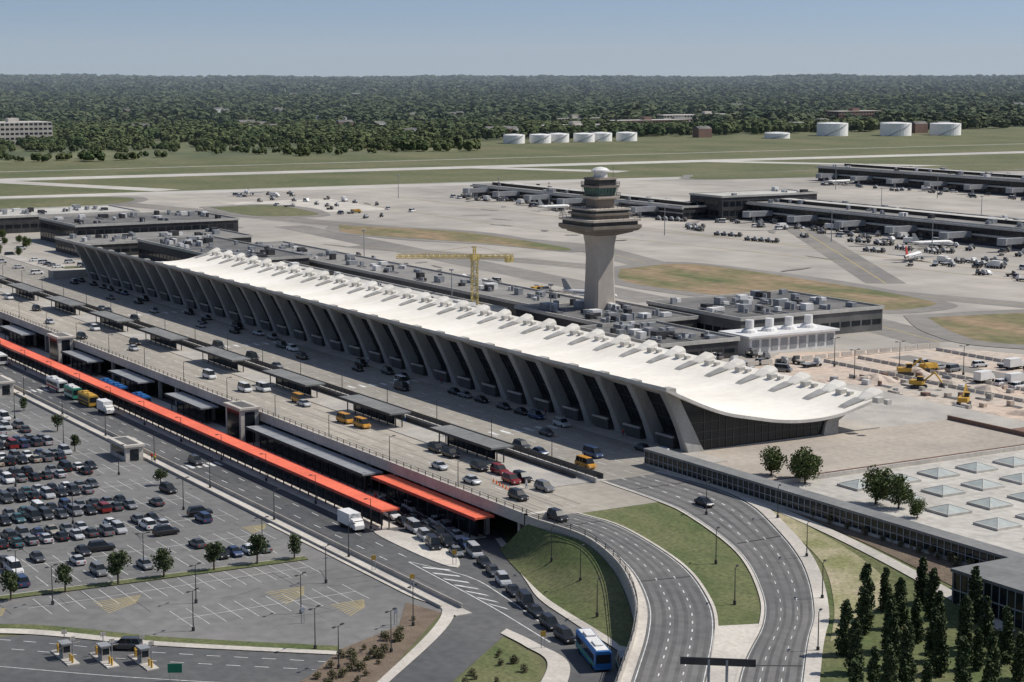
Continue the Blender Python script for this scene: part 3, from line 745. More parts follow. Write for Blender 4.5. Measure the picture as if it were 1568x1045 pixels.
# ------------------------------------------------------------------ vehicles
def wheel(mb,x,sy,w,r,m=2):
    mb.loft([[(x+r*math.cos(t),sy*(w-.22),r+r*math.sin(t)) for t in [k*math.pi/5 for k in range(10)]],[(x+r*math.cos(t),sy*(w+.02),r+r*math.sin(t)) for t in [k*math.pi/5 for k in range(10)]]],m)
def carmesh(kind,pm,name):
    mb=MB()
    if kind=='sedan': L,w,st,cab=2.35,.9,[(-2.35,.55),(-2.25,.85),(-1.5,.98),(1.0,.95),(2.1,.78),(2.35,.55)],(-1.75,1.15,-1.1,.35,.95,1.43)
    elif kind=='suv': L,w,st,cab=2.4,.97,[(-2.4,.6),(-2.35,1.05),(-1.5,1.12),(1.1,1.08),(2.2,.98),(2.4,.6)],(-2.3,1.3,-2.0,.55,1.08,1.8)
    else: L,w,st,cab=2.6,1.0,[(-2.6,.6),(-2.55,1.15),(-1.5,1.15),(1.6,1.1),(2.45,.95),(2.6,.6)],(-2.5,1.9,-2.35,1.2,1.12,2.1)
    secs=[]
    for x,z in st:
        ww=w*(.86 if abs(x)>L-.05 else 1)
        secs.append([(x,-ww,.32),(x,-ww,z-.18),(x,-ww*.9,z),(x,ww*.9,z),(x,ww,z-.18),(x,ww,.32)])
    mb.loft(secs,0)
    a,b,c,d,z0,z1=cab; w0=w*.88;w1=w*.7
    B=[(a,-w0,z0-.02),(b,-w0,z0-.02),(b,w0,z0-.02),(a,w0,z0-.02)];Tt=[(c,-w1,z1),(d,-w1,z1),(d,w1,z1),(c,w1,z1)]
    mb.loft([B,Tt],1)
    mb.loft([[(c-.02,-w1-.02,z1),(d+.02,-w1-.02,z1),(d+.02,w1+.02,z1),(c-.02,w1+.02,z1)],[(c+.12,-w1+.12,z1+.08),(d-.12,-w1+.12,z1+.08),(d-.12,w1-.12,z1+.08),(c+.12,w1-.12,z1+.08)]],0)
    for sx in (-.5,.5):
        x=(a+b)/2*.3+(c+d)/2*.7+sx*.9
        for sy in(-1,1): mb.beam((x,sy*w0*1.01,z0),(x,sy*w1*1.02,z1),.05,0)
    for x in (-L*.6,L*.6):
        for sy in (-1,1): wheel(mb,x,sy,w,.34)
    for sy in (-1,1):
        mb.box(L*.97,L+.02,sy*w*.62-.16,sy*w*.62+.16,.55,.72,3); mb.box(-L-.02,-L*.97,sy*w*.62-.16,sy*w*.62+.16,.6,.8,4)
    return mb.mesh(name,[pm,glass,tyre,white,red])
cols=[('black',(.015,.015,.017)),('charcoal',(.055,.058,.062)),('silver',(.42,.43,.44)),('white',(.70,.70,.69)),('blue',(.035,.06,.13)),('red',(.20,.015,.015)),('grey',(.17,.175,.18)),('beige',(.30,.27,.21)),('teal',(.04,.10,.11))]
CM={}
for cn,cc in cols:
    pm=M('car_paint_'+cn,cc,cc,1,rough=.25,fa=.02); pm.node_tree.nodes['Principled BSDF'].inputs['Specular IOR Level'].default_value=.7
    for kd in ('sedan','suv','van'): CM[(kd,cn)]=carmesh(kd,pm,kd+'_'+cn)
taxim=carmesh('van',M('taxi_paint',(.60,.29,.04),None,1,rough=.3),'taxi_mesh')
def rc(r=R,dark_=False):
    cn=r.choices([c[0] for c in cols],[5.5,5,5.5,4.5,3,.5,5,1,.8] if not dark_ else [8,3,1,0.5,.5,0,1,0,0])[0]
    kd=r.choices(['sedan','suv','van'],[6,3,1])[0]
    return CM[(kd,cn)]
def car(x,y,z=0,rot=0,me=None,name='car'): return inst(name,me or rc(),(x,y,z),rot)
def truckmesh(L=7,w=1.2,h=3.2,body=white,cabm=white,name='box_truck_mesh'):
    mb=MB(); mb.box(-L/2,L/2-2,-w,w,.9,h,0); mb.box(-L/2,L/2-.1,-w*.85,w*.85,.5,.9,2)
    mb.loft([[(L/2-1.85,-w*.9,.6),(L/2-1.85,w*.9,.6),(L/2-1.85,w*.9,2.4),(L/2-1.85,-w*.9,2.4)],[(L/2-.9,-w*.9,.6),(L/2-.9,w*.9,.6),(L/2-.9,w*.85,2.3),(L/2-.9,-w*.85,2.3)],[(L/2,-w*.85,.6),(L/2,w*.85,.6),(L/2,w*.8,1.3),(L/2,-w*.8,1.3)]],1)
    mb.box(L/2-.86,L/2-.6,-w*.75,w*.75,1.5,2.1,3)
    for x in (-L*.3,L/2-1.1):
        for sy in (-1,1): wheel(mb,x,sy,w,.45)
    return mb.mesh(name,[body,cabm,tyre,glass])
def busmesh(L,body,stripe,name,roofc=None):
    mb=MB(); w=1.27
    secs=[]
    for x,k in ((-L/2,.95),(-L/2+.2,1),(L/2-.3,1),(L/2,.94)):
        secs.append([(x,-w*k,.4),(x,-w*k,2.8),(x,-w*k+.25,3.05),(x,w*k-.25,3.05),(x,w*k,2.8),(x,w*k,.4)])
    mb.loft(secs,0)
    for sy in (-1,1):
        y0,y1=(-w-.03,-w-.003) if sy<0 else (w+.003,w+.03)
        x=-L/2+.6
        while x<L/2-1.6: mb.box(x,x+1.15,y0,y1,1.5,2.4,1); x+=1.3
        mb.box(-L/2+.3,L/2-.4,y0,y1,.75,1.25,3)
    mb.box(L/2-.02,L/2+.03,-w*.85,w*.85,1.3,2.6,1); mb.box(-L/2-.03,-L/2+.02,-w*.8,w*.8,1.7,2.6,1)
    mb.box(-L/2+.4,L/2-.5,-w*.72,w*.72,3.05,3.12,4)
    mb.box(-L*.3,-L*.1,-.7,.7,3.12,3.4,4); mb.box(L*.1,L*.3,-.6,.6,3.12,3.35,4)
    for x in (-L*.3,L*.32):
        for sy in (-1,1): wheel(mb,x,sy,w,.5)
    return mb.mesh(name,[body,glass,tyre,stripe,roofc or white])
blue=M('bus_blue',(.03,.14,.38),None,1,rough=.35);grn=M('bus_green',(.06,.3,.2),None,1,rough=.4)
trk=truckmesh();trky=truckmesh(6,1.1,2.3,yel,yel,'utility_truck_mesh');flatb=truckmesh(7,1.15,1.2,grey,white,'flatbed_truck_mesh');tug=truckmesh(4.2,.9,1.3,conc,dgrey,'tug_mesh')
busw=busmesh(11,white,red,'bus_white');busy=busmesh(9,yel,dark,'bus_yellow',yel);busb=busmesh(11.5,blue,grn,'bus_blue_mesh');busg=busmesh(7.5,grn,white,'bus_green_mesh');busbb=busmesh(8,blue,white,'bus_b',blue)
def excmesh():
    mb=MB()
    for s in (-1,1): mb.loft([[(-1.9,s*1.2-.3,.3),(-1.6,s*1.2-.3,.9),(1.6,s*1.2-.3,.9),(1.9,s*1.2-.3,.3),(1.6,s*1.2-.3,0),(-1.6,s*1.2-.3,0)],[(-1.9,s*1.2+.3,.3),(-1.6,s*1.2+.3,.9),(1.6,s*1.2+.3,.9),(1.9,s*1.2+.3,.3),(1.6,s*1.2+.3,0),(-1.6,s*1.2+.3,0)]],1)
    mb.box(-2.2,1.2,-1.2,1.2,1,2.1,0); mb.box(-.2,1.3,-1.2,-.1,2.1,3.1,2); mb.box(-.2,1.3,-1.2,-.1,3.1,3.2,0)
    mb.beam((1,.3,1.8),(4,.3,4.4),.28,0); mb.beam((4,.3,4.4),(6,.3,1.8),.22,0); mb.box(5.4,6.5,-.3,.9,.7,1.7,1)
    return mb.mesh('excavator_mesh',[yel,dark,glass])
exc=excmesh()

for (x,y,k) in [(-59,-46.3,'t'),(-66,-47,'t'),(-95,-45,'t'),(-139,-50,'wv'),(-116,-50,'wv'),(-114,-46,'wv'),(-7,-46.3,'b'),(-12,-52.5,'s'),(-2,-44.6,'r'),(6,-44.3,'b'),(6.5,-47,'r'),(15.3,-45,'g'),(19,-53,'b'),(2.8,-53.6,'s'),(-21,-45,'b'),(-27,-45,'b'),(36.3,-55.4,'b'),(-195,-50,'s'),(-205,-46,'b'),(-240,-46,'w'),(-262,-53,'s'),(-295,-47,'b'),(-330,-46,'w'),(-90,-46,'s'),(-225,-55,'b')]:
    me={'t':taxim,'wv':CM[('van','white')],'b':CM[('suv','black')],'s':CM[('sedan','silver')],'r':CM[('suv','red')],'g':CM[('suv','grey')],'w':CM[('suv','white')]}[k]
    car(x,y,H(x,y)+.02,math.pi*0+R.uniform(-.05,.05),me,'taxi' if k=='t' else 'car')
for i in range(46):
    x=-370+i*8.3+R.uniform(-2,2); y=R.choice([-7.6,-7.6,-7.6,-12,-16,-28.2]); 
    if x<8: car(x,y,6.03,R.uniform(-.04,.04),rc(R,True))
car(2,-27,6.03,0,taxim,'taxi'); car(40.7,-26.5,6.03,-.12,CM[('sedan','black')]); car(-6,-20,6.03,0)
q=cr([(-12,-62.2),(2,-63),(16,-65),(35,-70.2),(57,-76.2),(76,-81),(84,-82.6)],400)
def along(pts,step,off,start=0,dk=True,prob=1):
    acc=0;nx=start
    for i in range(1,len(pts)):
        d=math.hypot(pts[i][0]-pts[i-1][0],pts[i][1]-pts[i-1][1]);acc+=d
        if acc>=nx:
            nx+=step*R.uniform(.9,1.15); a=math.atan2(pts[i][1]-pts[i-1][1],pts[i][0]-pts[i-1][0])
            if R.random()<prob: car(pts[i][0]-math.sin(a)*off,pts[i][1]+math.cos(a)*off,0.01,a+R.uniform(-.04,.04),rc(R,dk),'sedan_car')
along(q,6.1,0);along(q[:190],6.2,-3.0,2);along(q[:150],6.2,-5.8,4)
for x in range(-380,-40,11):
    if R.random()<.5: car(x+R.uniform(-2,2),-69.4+R.choice([0,0,2.2]),.01,0)
for x,me in ((-166,busbb),(-158,busbb),(-141,busbb)): inst('shuttle_bus',me,(x,-67.6,.01))
inst('bus',busw,(-176,-78.3,.01),0);inst('shuttle_bus',busg,(-162,-78.5,.01));inst('bus',busy,(-150,-78.5,.01));inst('box_truck',trk,(-136,-78.6,.01));inst('box_truck',trk,(1.6,-78.8,.01))
inst('bus',busw,(-230,-78.5,.01));inst('bus',busb,(90.5,-83.6,.01),-.33); car(96.5,-82.3,.01,-.5,CM[('van','charcoal')])
car(-68,-82,.01,0,CM[('suv','charcoal')]);car(-120,-69,.01,0,CM[('van','white')])
for x in rows:
    for side in (-1,1):
        y=-97.4
        while y>-168:
            p=.86 if (y<-102 and x<-12) else .12
            if x>-60 and y>-106: p=.1
            if x>-30 and y<-136: p=.3
            if R.random()<p: car(x+side*2.6+R.uniform(-.35,.35),y+R.uniform(-.15,.15),0,(0 if side<0 else math.pi)+(math.pi if R.random()<.35 else 0)+R.uniform(-.03,.03),None,'parked_car')
            y-=2.75
for y in (-99.4,-102.1,-104.9,-107.6,-121.4,-129.6,-143): car(8,y,0,math.pi*R.choice([0,1]),None,'parked_car')
for x,y,a in ((-23,-99,1.5),(-45,-97,.1),(-7,-124,1.5),(-12,-110,1.6)): car(x,y,0,a,CM[('suv','black')],'car')
for i in range(70):
    x=R.uniform(-640,-400);y=R.uniform(-40,35); x=round(x/6)*6;y=round(y/14)*14
    car(x,y,.0 if x<-482 else 6.02 if y<1 else 0,math.pi/2,None,'parked_car')
cart=truckmesh(3.4,.8,1.5,dgrey,grey,'baggage_cart_mesh')
svc=[trk,CM[('van','white')],CM[('suv','charcoal')],CM[('van','grey')],flatb,tug,tug,tug,CM[('suv','grey')],cart,cart,cart,cart,CM[('suv','white')]]
def scat(n,x0,x1,y0,y1,ch=svc,name='service_vehicle'):
    for i in range(n): inst(name,R.choice(ch),(R.uniform(x0,x1),R.uniform(y0,y1),.03),R.choice([0,1.57,3.14,.5,2.2])+R.uniform(-.2,.2))
scat(60,-470,-230,127,150,svc+[trky]);scat(80,-530,-180,400,426);scat(50,-780,-560,370,393);scat(40,-770,-500,660,695);scat(30,-860,-620,240,300,svc+[trky]);scat(26,-300,-210,330,372)
for i in range(26):   # trains of baggage carts
    x=R.uniform(-600,-200);y=R.uniform(345,395);a=R.uniform(-.4,.4)
    for k in range(R.randint(2,5)): inst('baggage_cart',cart if k else tug,(x-k*4.2*math.cos(a),y-k*4.2*math.sin(a),.03),a)
scat(14,-130,-100,95,120)
# construction yard
flat('construction_ground',[(-105,97),(-128,128),(-110,180),(-60,200),(60,200),(60,96)],.0,dirt)
flat('site_road',[(-105,150),(-105,158),(60,158),(60,150)],.02,asphap)
yd=[trk,trky,CM[('van','white')],CM[('suv','white')],CM[('suv','charcoal')],flatb,CM[('sedan','silver')],flatb,CM[('van','grey')]]
for r_,y in enumerate((142,147,160,166)):
    x=-92
    while x<20:
        if R.random()<.62: inst('site_vehicle',R.choice(yd),(x,y+R.uniform(-1,1),0.02),1.57+R.uniform(-.2,.2))
        x+=R.uniform(4,8)
for x,y,a in ((-60,120,.5),(-35,112,2.2),(-12,122,3.5),(-78,132,1.1),(5,118,.2)): inst('excavator',exc,(x,y,0),a,1.05)
mb=MB()
for i in range(12):
    cx=R.uniform(-80,25);cy=R.uniform(98,138);s=R.uniform(.6,1.4)
    mb.loft([[(cx+r*s*(1+.3*math.sin(3*t+i)+.15*math.sin(7*t))*math.cos(t)*1.4,cy+r*s*(1+.3*math.sin(3*t+i))*math.sin(t),z*s) for t in [k*.4189 for k in range(15)]] for r,z in ((3.2,0),(2.3,.5),(1.3,1.05),(.3,1.35))],0)
mb.obj('spoil_heaps',[dirt])
mb=MB()
for i in range(90):
    x=R.uniform(-85,28);y=R.uniform(97,140);a=R.uniform(.8,4);b=R.uniform(.4,1.6); mb.box(x,x+a,y,y+b,0,R.uniform(.2,1.5),R.choice([0,1,1,2,3,4,4]))
    if i%3==0:
        for k in range(3): mb.beam((x,y+k*.4,.3),(x+5,y+k*.4,.3),.12,2)
mb.obj('stacked_building_materials',[white,conc,grey,brick,dirt])
mb=MB()
for y in (128,141,172):
    x=-108
    while x<40: mb.loft([[(x,y-.3,0),(x,y+.3,0),(x,y+.1,.9),(x,y-.1,.9)],[(x+3,y-.3,0),(x+3,y+.3,0),(x+3,y+.1,.9),(x+3,y-.1,.9)]]); x+=3.4
for k in range(16): mb.box(-112.1,-111.9,98+k*5,102+k*5,.3,1.6)
mb.obj('jersey_barriers',[concl])
# aircraft
def planemesh(tail,name):
    mb=MB(); n=12
    prof=[(-17,.3,1.0),(-15,.9,.7),(-10,1.5,.2),(-6,1.75,0),(10,1.75,0),(13,1.5,-.15),(15,.9,-.45),(15.8,.2,-.6)]
    mb.loft([[(x,r*math.cos(2*math.pi*k/n),3+dz+r*math.sin(2*math.pi*k/n)) for k in range(n)] for x,r,dz in prof],0)
    for s in(-1,1):
        mb.loft([[(3.5,s*1.5,2.2),(-3,s*1.5,2.2),(-3,s*1.5,2.6),(3.5,s*1.5,2.6)],[(-3.5,s*15,3.3),(-5.5,s*15,3.3),(-5.5,s*15,3.45),(-3.5,s*15,3.45)]],1)
        mb.loft([[(-12.5,s*.8,3.9),(-15.5,s*.8,3.9),(-15.5,s*.8,4.1),(-12.5,s*.8,4.1)],[(-15,s*6,4.3),(-16.8,s*6,4.3),(-16.8,s*6,4.4),(-15,s*6,4.4)]],1)
        mb.loft([[(x,s*5.2+r*math.cos(t),1.5+r*math.sin(t)) for t in [k*math.pi/5 for k in range(10)]] for x,r in ((3.8,.8),(3.4,1),(0,.9),(-1,.5))],1)
        mb.box(-2,-1.4,s*2.8-.2,s*2.8+.2,0,2.4,1)
        x=-9
        while x<11: mb.box(x,x+.5,s*1.72-.05,s*1.72+.05,3.2,3.6,3); x+=1.1
    mb.loft([[(-11,-.12,4.4),(-16,-.12,4.4),(-16,.12,4.4),(-11,.12,4.4)],[(-15.2,-.1,10),(-17.6,-.1,10),(-17.6,.1,10),(-15.2,.1,10)]],2)
    mb.box(12,12.3,-.2,.2,0,2); mb.box(13.3,14.6,-.85,.85,3.2,3.6,3)
    return mb.mesh(name,[white,grey,tail,glass])
pr=planemesh(red,'airliner_red');pw=planemesh(grey,'airliner_grey')
for x,y,a,me,s in [(-312,352,2.1,pr,.72),(-268,152,.5,pw,.7),(-352,402,1.4,pw,.7),(-640,372,1.57,pw,.7),(-740,680,1.57,pw,.75),(-852,265,2.8,pw,.75)]: inst('airliner',me,(x,y,.03),a,s)

# ------------------------------------------------------------------ poles, signs
def lampmesh(h,arms=2,t=.1):
    mb=MB(); mb.rings(0,0,[(t,0),(t*.6,h)],6); mb.rings(0,0,[(.25,0),(.25,.6)],8)
    for s in ([-1,1] if arms==2 else [1]):
        mb.beam((0,0,h-.1),(0,s*.9,h+.05),.05); mb.box(-.18,.18,min(s*.7,s*1.3),max(s*.7,s*1.3),h,h+.14)
    return mb.mesh('lamp_mesh',[dark])
l2=lampmesh(6.3);l1=lampmesh(5.8,1)
for x in (-185,-150,-112,-75,-38,0):
    for y in (-100,-122,-144): inst('parking_lamp',l2,(x+9,y,0))
for x,y in ((33,-99),(33,-122),(47,-110),(62,-98),(47,-128),(65,-116),(75,-117),(22,-142),(72,-107)): inst('parking_lamp',l2,(x,y,0),.5)
for x in range(-460,20,24): inst('street_lamp',l1,(x,-31.2,6.1),0); inst('street_lamp',l1,(x+8,-76,.1),math.pi)
for x in range(-300,50,32): inst('street_lamp',l1,(x,-88.4,.1),0)
for x in range(-300,30,28): inst('street_lamp',l1,(x,-59.6,6.1),0)
for x,y in ((46,-30),(70,-46),(88,-56),(55,-21),(75,-31),(92,-42),(110,-58)): inst('street_lamp',l1,(x,y,H(x,y)),.6)
for x,y,z in ((60,-66,2.0),(74,-72,.6),(48,-64,2.4)): inst('street_lamp',l1,(x,y,z),.6)
hm=MB(); hm.rings(0,0,[(.26,0),(.13,15)],8); hm.rings(0,0,[(.9,14.7),(.9,15.1)],8)
hmm=hm.mesh('mast_mesh',[grey])
for x,y in ((-205,95),(-420,135),(-330,138),(-262,90),(-540,330),(-470,330),(-400,380),(-330,380),(-600,380),(-660,380),(-720,380),(-780,340),(-520,520),(-440,520),(-360,520),(-280,520),(-600,640),(-700,640)): inst('floodlight_mast',hmm,(x,y,0))
for x,y in ((-100,125),(-85,136),(-70,146),(-52,158),(-35,168),(-80,115),(-15,150)): inst('street_lamp',l2,(x,y,0),0,1.3)
SG=E('gantry_sign'); mb=MB(); gx,gy=118,-82
d=Vector((.62,.78,0)).normalized()
for s in (-1.2,1.2): mb.cyl(gx+d.x*s,gy+d.y*s,0,7.4,.2)
mb.obj('posts',[grey],SG)
mb=MB(); p=Vector((gx,gy,7.1)); n=Vector((-d.y,d.x,0))*.12
mb.loft([[p-d*5-n+Vector((0,0,z)) for z in (-.5,.5)]+[p-d*5+n+Vector((0,0,z)) for z in (.5,-.5)],[p+d*5-n+Vector((0,0,z)) for z in (-.5,.5)]+[p+d*5+n+Vector((0,0,z)) for z in (.5,-.5)]])
mb.obj('panel',[dark],SG)
mb=MB(); p=p+n*1.05
for k in range(-9,10,2): mb.beam(p+d*(k*.5)+Vector((0,0,-.5)),p+d*(k*.5)+Vector((0,0,.5)),.05)
mb.obj('stiffeners',[grey],SG)
TP=E('toll_plaza'); mb=MB(); 
for k,(x,y) in enumerate(((50,-149),(54,-144.5),(58,-140))):
    mb.box(x-4,x+4,y-.9,y+.9,0,.2,1); mb.box(x-.9,x+.9,y-.6,y+.6,.2,2.3,0); mb.box(x-1.1,x+1.1,y-.8,y+.8,2.3,2.45,4); mb.box(x-.8,x+.8,y-.62,y-.6,1.1,2.0,2); mb.box(x+.9,x+.92,y-.5,y+.5,1.1,2.0,2)
    for s in (-3.4,-2.4,2.4,3.4): mb.cyl(x+s,y,0.2,1.3,.16,6,3)
    for s in (-2,1.8): mb.cyl(x+s,y+.6,0.2,3.6,.07,6,4); mb.box(x+s-.05,x+s+.05,y+.2,y+1,3.0,3.6,0)
    mb.box(x-3,x-2.7,y-.2,y+.2,.2,1.2,3); mb.beam((x-2.9,y,1.1),(x-2.9,y+3.2,1.2),.05,0)
mb.obj('booths_and_barriers',[conc,concl,glass,yel,grey],TP)
car(50.5,-140,.02,-2.2,CM[('suv','charcoal')])
def signpost(x,y,z,w,h,ph,mat,rot=0.5,name='road_sign'):
    p=E(name,(x,y,z),rot); a=MB(); a.cyl(0,-w*.35,0,ph+h,.06,6);a.cyl(0,w*.35,0,ph+h,.06,6); a.obj('posts',[grey],p); b=MB(); b.box(.08,.14,-w/2,w/2,ph,ph+h); b.obj('panel',[mat],p)
signpost(68,-139,0,2.0,1.3,1.2,greens,-.5)
for x,y in ((34,-75),(44,-88.6),(82,-86.9),(30,-88.6)): signpost(x,y,.1,.8,.8,1.8,yel,-.4,'warning_sign')
for x,y in ((60,-100),(52,-112)): signpost(x,y,0,.6,.8,1.8,white,-.4)

# ------------------------------------------------------------------ trees
def tree(h,rad,base,shape,leaf,n,ls,seed):
    r=random.Random(seed); mb=MB()
    tr=h*.022+.04; mb.rings(0,0,[(tr*1.3,0),(tr,h*.3),(tr*.3,h*.85)],7,0)
    cl=[]
    for i in range(16 if shape!='col' else 26):
        t=r.random() if shape!='col' else (i+.5)/26
        if shape=='round': z=base+(h-base)*(.12+.8*t); rr=rad*math.sin(math.pi*(.15+.75*t))*r.uniform(.3,.85)
        else: z=base+(h-base)*t; rr=rad*(1-t)**.5*min(1,.5+t*3)*r.uniform(.15,.6)
        a=r.uniform(0,6.283); c=Vector((rr*math.cos(a),rr*math.sin(a),z)); cl.append((c,t))
        mb.beam((0,0,max(base*.8,z-rr*.8)),c,tr*.25,0)
    for i in range(n):
        c,t=r.choice(cl); s=rad*(.5 if shape=='round' else .46*(1-t*.4))
        v=Vector((r.gauss(0,1),r.gauss(0,1),r.gauss(0,1))).normalized()*s*r.random()**.4
        if shape=='col': v.z*=1.5
        p=c+v; nn=Vector((r.gauss(0,1),r.gauss(0,1),r.gauss(0,1)+.4)).normalized(); a=nn.orthogonal().normalized();b=nn.cross(a); l=ls*r.uniform(.6,1.3)
        mb.poly([p+a*l,p+b*l*.6,p-a*l,p-b*l*.6],1)
    return mb.mesh('tree_mesh',[bark,leaf])
pop=[tree(7.6,1.85,.5,'col',leafD,2300,.26,s) for s in (1,2,3)]
rnd=[tree(4.8,1.9,1.4,'round',leafD,1100,.24,s) for s in (4,5,6)]
big=[tree(8,3.8,1.6,'round',leafA,2200,.34,s) for s in (7,8)]
bush=[tree(1.1,.9,.1,'round',leafS,260,.14,s) for s in (9,10)]
for i,x in enumerate((102,108,114,120,126,132)):
    y=-31-(i%2)*3
    while y>interp([(p[0],p[1]) for p in U2R],x)+6.5:
        inst('poplar_tree',R.choice(pop),(x+R.uniform(-1.2,1.2),y+R.uniform(-1,1),H(x,y)-.1),R.uniform(0,6),R.uniform(.75,1.12)); y-=6.2
for y in (-97,-104,-112,-121,-129,-138,-147): inst('parking_lot_tree',R.choice(rnd),(16,y,.1),R.uniform(0,6),R.uniform(.75,1.1))
for x,y in ((-52,-96),(-95,-100),(-120,-96),(-150,-95)): inst('parking_lot_tree',R.choice(rnd),(x,y,0),R.uniform(0,6),R.uniform(.6,.85))
for x,y,s in ((27,0,.7),(36,1,.85),(56,1,.85),(61,2,.7),(68,0,.45),(31,3,.5)): inst('plaza_tree',R.choice(big),(x,y,6),R.uniform(0,6),s)
for i in range(34): x=24+i*2.3; inst('shrub',R.choice(bush),(x,-12.9-i*.10-1.0*(i%2),6.0 if x<45 else H(x,-14)),R.uniform(0,6),R.uniform(.7,1.3))
def inpoly(x,y,P):
    c=False;j=len(P)-1
    for i in range(len(P)):
        if (P[i][1]>y)!=(P[j][1]>y) and x<(P[j][0]-P[i][0])*(y-P[i][1])/(P[j][1]-P[i][1])+P[i][0]: c=not c
        j=i
    return c
def bushes(P,n):
    k=0
    while k<n:
        x=R.uniform(min(p[0] for p in P),max(p[0] for p in P));y=R.uniform(min(p[1] for p in P),max(p[1] for p in P))
        if inpoly(x,y,P): inst('shrub',R.choice(bush),(x,y,.03),R.uniform(0,6),R.uniform(.5,1.05)); k+=1
bushes([(52,-94),(57,-93),(81,-115),(92,-129),(84,-132),(76,-120),(67,-111),(61,-99)],46)
bushes([(76,-90),(87,-92),(101,-104),(113,-117),(106,-122),(91,-106)],28)
for i in range(40): inst('roadside_tree',R.choice(big),(R.uniform(-660,-400),R.uniform(-60,-20) if i%2 else R.uniform(0,40),0),R.uniform(0,6),R.uniform(.4,.7))

# ------------------------------------------------------------------ people
def personmesh(shirt,trous,step,name):
    me=bpy.data.meshes.new(name)
    v=[(0,0,.95),(0,0,1.2),(0,0,1.45),(0,0,1.55),(0,0,1.68),(0,0,1.76),(0,.1,.92),(step,.11,.5),(step*.8,.11,.06),(step*.8+.14,.11,.03),(0,-.1,.92),(-step,-.11,.5),(-step*1.3,-.11,.06),(-step*1.3+.14,-.11,.03),(0,.2,1.42),(-step*.6,.26,1.12),(-step*.2,.24,.85),(0,-.2,1.42),(step*.6,-.26,1.12),(step,-.24,.88)]
    e=[(0,1),(1,2),(2,3),(3,4),(4,5),(0,6),(6,7),(7,8),(8,9),(0,10),(10,11),(11,12),(12,13),(2,14),(14,15),(15,16),(2,17),(17,18),(18,19)]
    me.from_pydata(v,e,[]); o=bpy.data.objects.new(name,me); COL.objects.link(o)
    md=o.modifiers.new('skin','SKIN'); rad=[.15,.14,.16,.055,.095,.08,.1,.07,.05,.04,.1,.07,.05,.04,.07,.05,.04,.07,.05,.04]
    for i,r_ in enumerate(rad): me.skin_vertices[0].data[i].radius=(r_,r_*1.1)
    me.skin_vertices[0].data[0].use_root=True
    o.modifiers.new('s','SUBSURF').levels=1
    dg=bpy.context.evaluated_depsgraph_get(); m2=bpy.data.meshes.new_from_object(o.evaluated_get(dg)); bpy.data.objects.remove(o)
    m2.materials.clear()
    for mt in (shirt,trous,skin): m2.materials.append(mt)
    for p in m2.polygons:
        z=p.center.z; p.material_index=2 if z>1.52 else (1 if z<.93 else 0); p.use_smooth=True
    return m2
pm=[personmesh(M('hi_vis',(.55,.6,.05),None,2),dark,.12,'person_a'),personmesh(white,blue,.18,'person_b'),personmesh(red,dark,.05,'person_c')]
for x,y,z in ((-76,-89,.14),(-75,-88.6,.14),(-73.5,-89.2,.14),(-15,-65.3,.14),(-13.5,-65,.14),(-12,-64,.01),(-16.5,-64.6,.14),(-10,-65.2,.14),(-40,-36,6.14),(-60,-35,6.14),(-20,-3,6.14),(-50,-4,6.14),(12,-47,6.01),(-100,-3.5,6.14),(-140,-4,6.14)): inst('person',R.choice(pm),(x,y,z),R.uniform(0,6))
cone=MB(); cone.rings(0,0,[(.2,.04),(.04,.75)],8); cone.box(-.25,.25,-.25,.25,0,.04); cmh=cone.mesh('cone',[M('cone_orange',(.75,.18,.04),None,1)])
for i in range(9): inst('traffic_cone',cmh,(4+i*1.6,-49.5-.25*i,6.01))

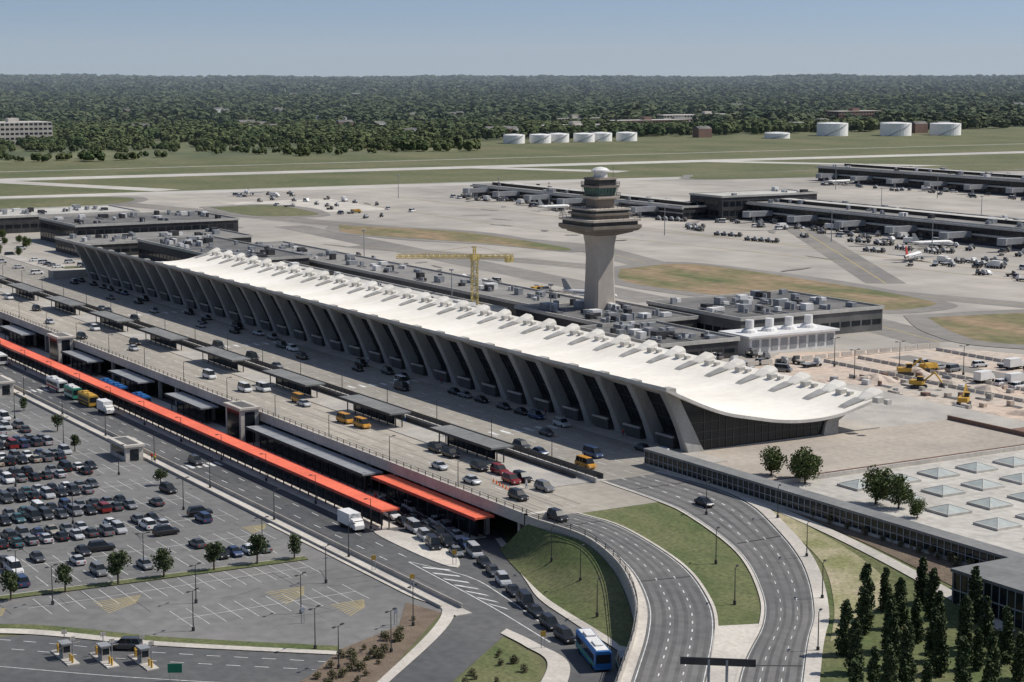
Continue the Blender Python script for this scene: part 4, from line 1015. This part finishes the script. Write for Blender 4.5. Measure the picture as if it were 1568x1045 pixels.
# ------------------------------------------------------------------ atmospheric haze over the far country
hz=bpy.data.materials.new('haze'); hz.use_nodes=True; nt=hz.node_tree
nt.nodes.remove(nt.nodes['Principled BSDF'])
vs=nt.nodes.new('ShaderNodeVolumeScatter'); vs.inputs['Color'].default_value=(.70,.86,1,1); vs.inputs['Density'].default_value=6.5e-5; vs.inputs['Anisotropy'].default_value=0
nt.links.new(vs.outputs[0],nt.nodes['Material Output'].inputs['Volume'])
mb=MB(); mb.box(-13000,-1320,-6000,11000,-60,240); mb.obj('atmospheric_haze',[hz])

# ------------------------------------------------------------------ light, sky, camera
S=Vector((.3,.75,1)).normalized()
l=bpy.data.lights.new('sun','SUN'); l.energy=4.4; l.angle=math.radians(.53); l.color=(1,.95,.87)
lo=bpy.data.objects.new('sun',l); COL.objects.link(lo); lo.rotation_euler=S.to_track_quat('Z','Y').to_euler(); lo.location=(0,0,300)
w=bpy.data.worlds.new('World'); scene.world=w; w.use_nodes=True; nt=w.node_tree
sky=nt.nodes.new('ShaderNodeTexSky'); sky.sky_type='NISHITA'; sky.sun_disc=False
sky.sun_elevation=math.asin(S.z); sky.sun_rotation=math.atan2(S.x,S.y); sky.air_density=1; sky.dust_density=1.2; sky.ozone_density=4
tc=nt.nodes.new('ShaderNodeTexCoord'); mp=nt.nodes.new('ShaderNodeVectorMath'); mp.operation='MULTIPLY_ADD'
mp.inputs[1].default_value=(1,1,1.3); mp.inputs[2].default_value=(0,0,.12)
hs=nt.nodes.new('ShaderNodeHueSaturation'); hs.inputs['Saturation'].default_value=.86
nt.links.new(tc.outputs['Generated'],mp.inputs[0]); nt.links.new(mp.outputs[0],sky.inputs['Vector'])
bg=nt.nodes['Background']; nt.links.new(sky.outputs[0],hs.inputs['Color']); nt.links.new(hs.outputs[0],bg.inputs[0]); bg.inputs[1].default_value=.104
cd=bpy.data.cameras.new('camera'); cam=bpy.data.objects.new('camera',cd); COL.objects.link(cam); scene.camera=cam
cam.location=(311.9,-230.5,85.5); cd.sensor_width=36; cd.lens=2900/1568*36; cd.clip_start=1; cd.clip_end=60000
cam.rotation_euler=(math.pi/2-math.atan(422.5/2900),0,math.atan2(.857,.5153))
scene.view_settings.view_transform='Standard'; scene.view_settings.look='None'; scene.view_settings.exposure=0
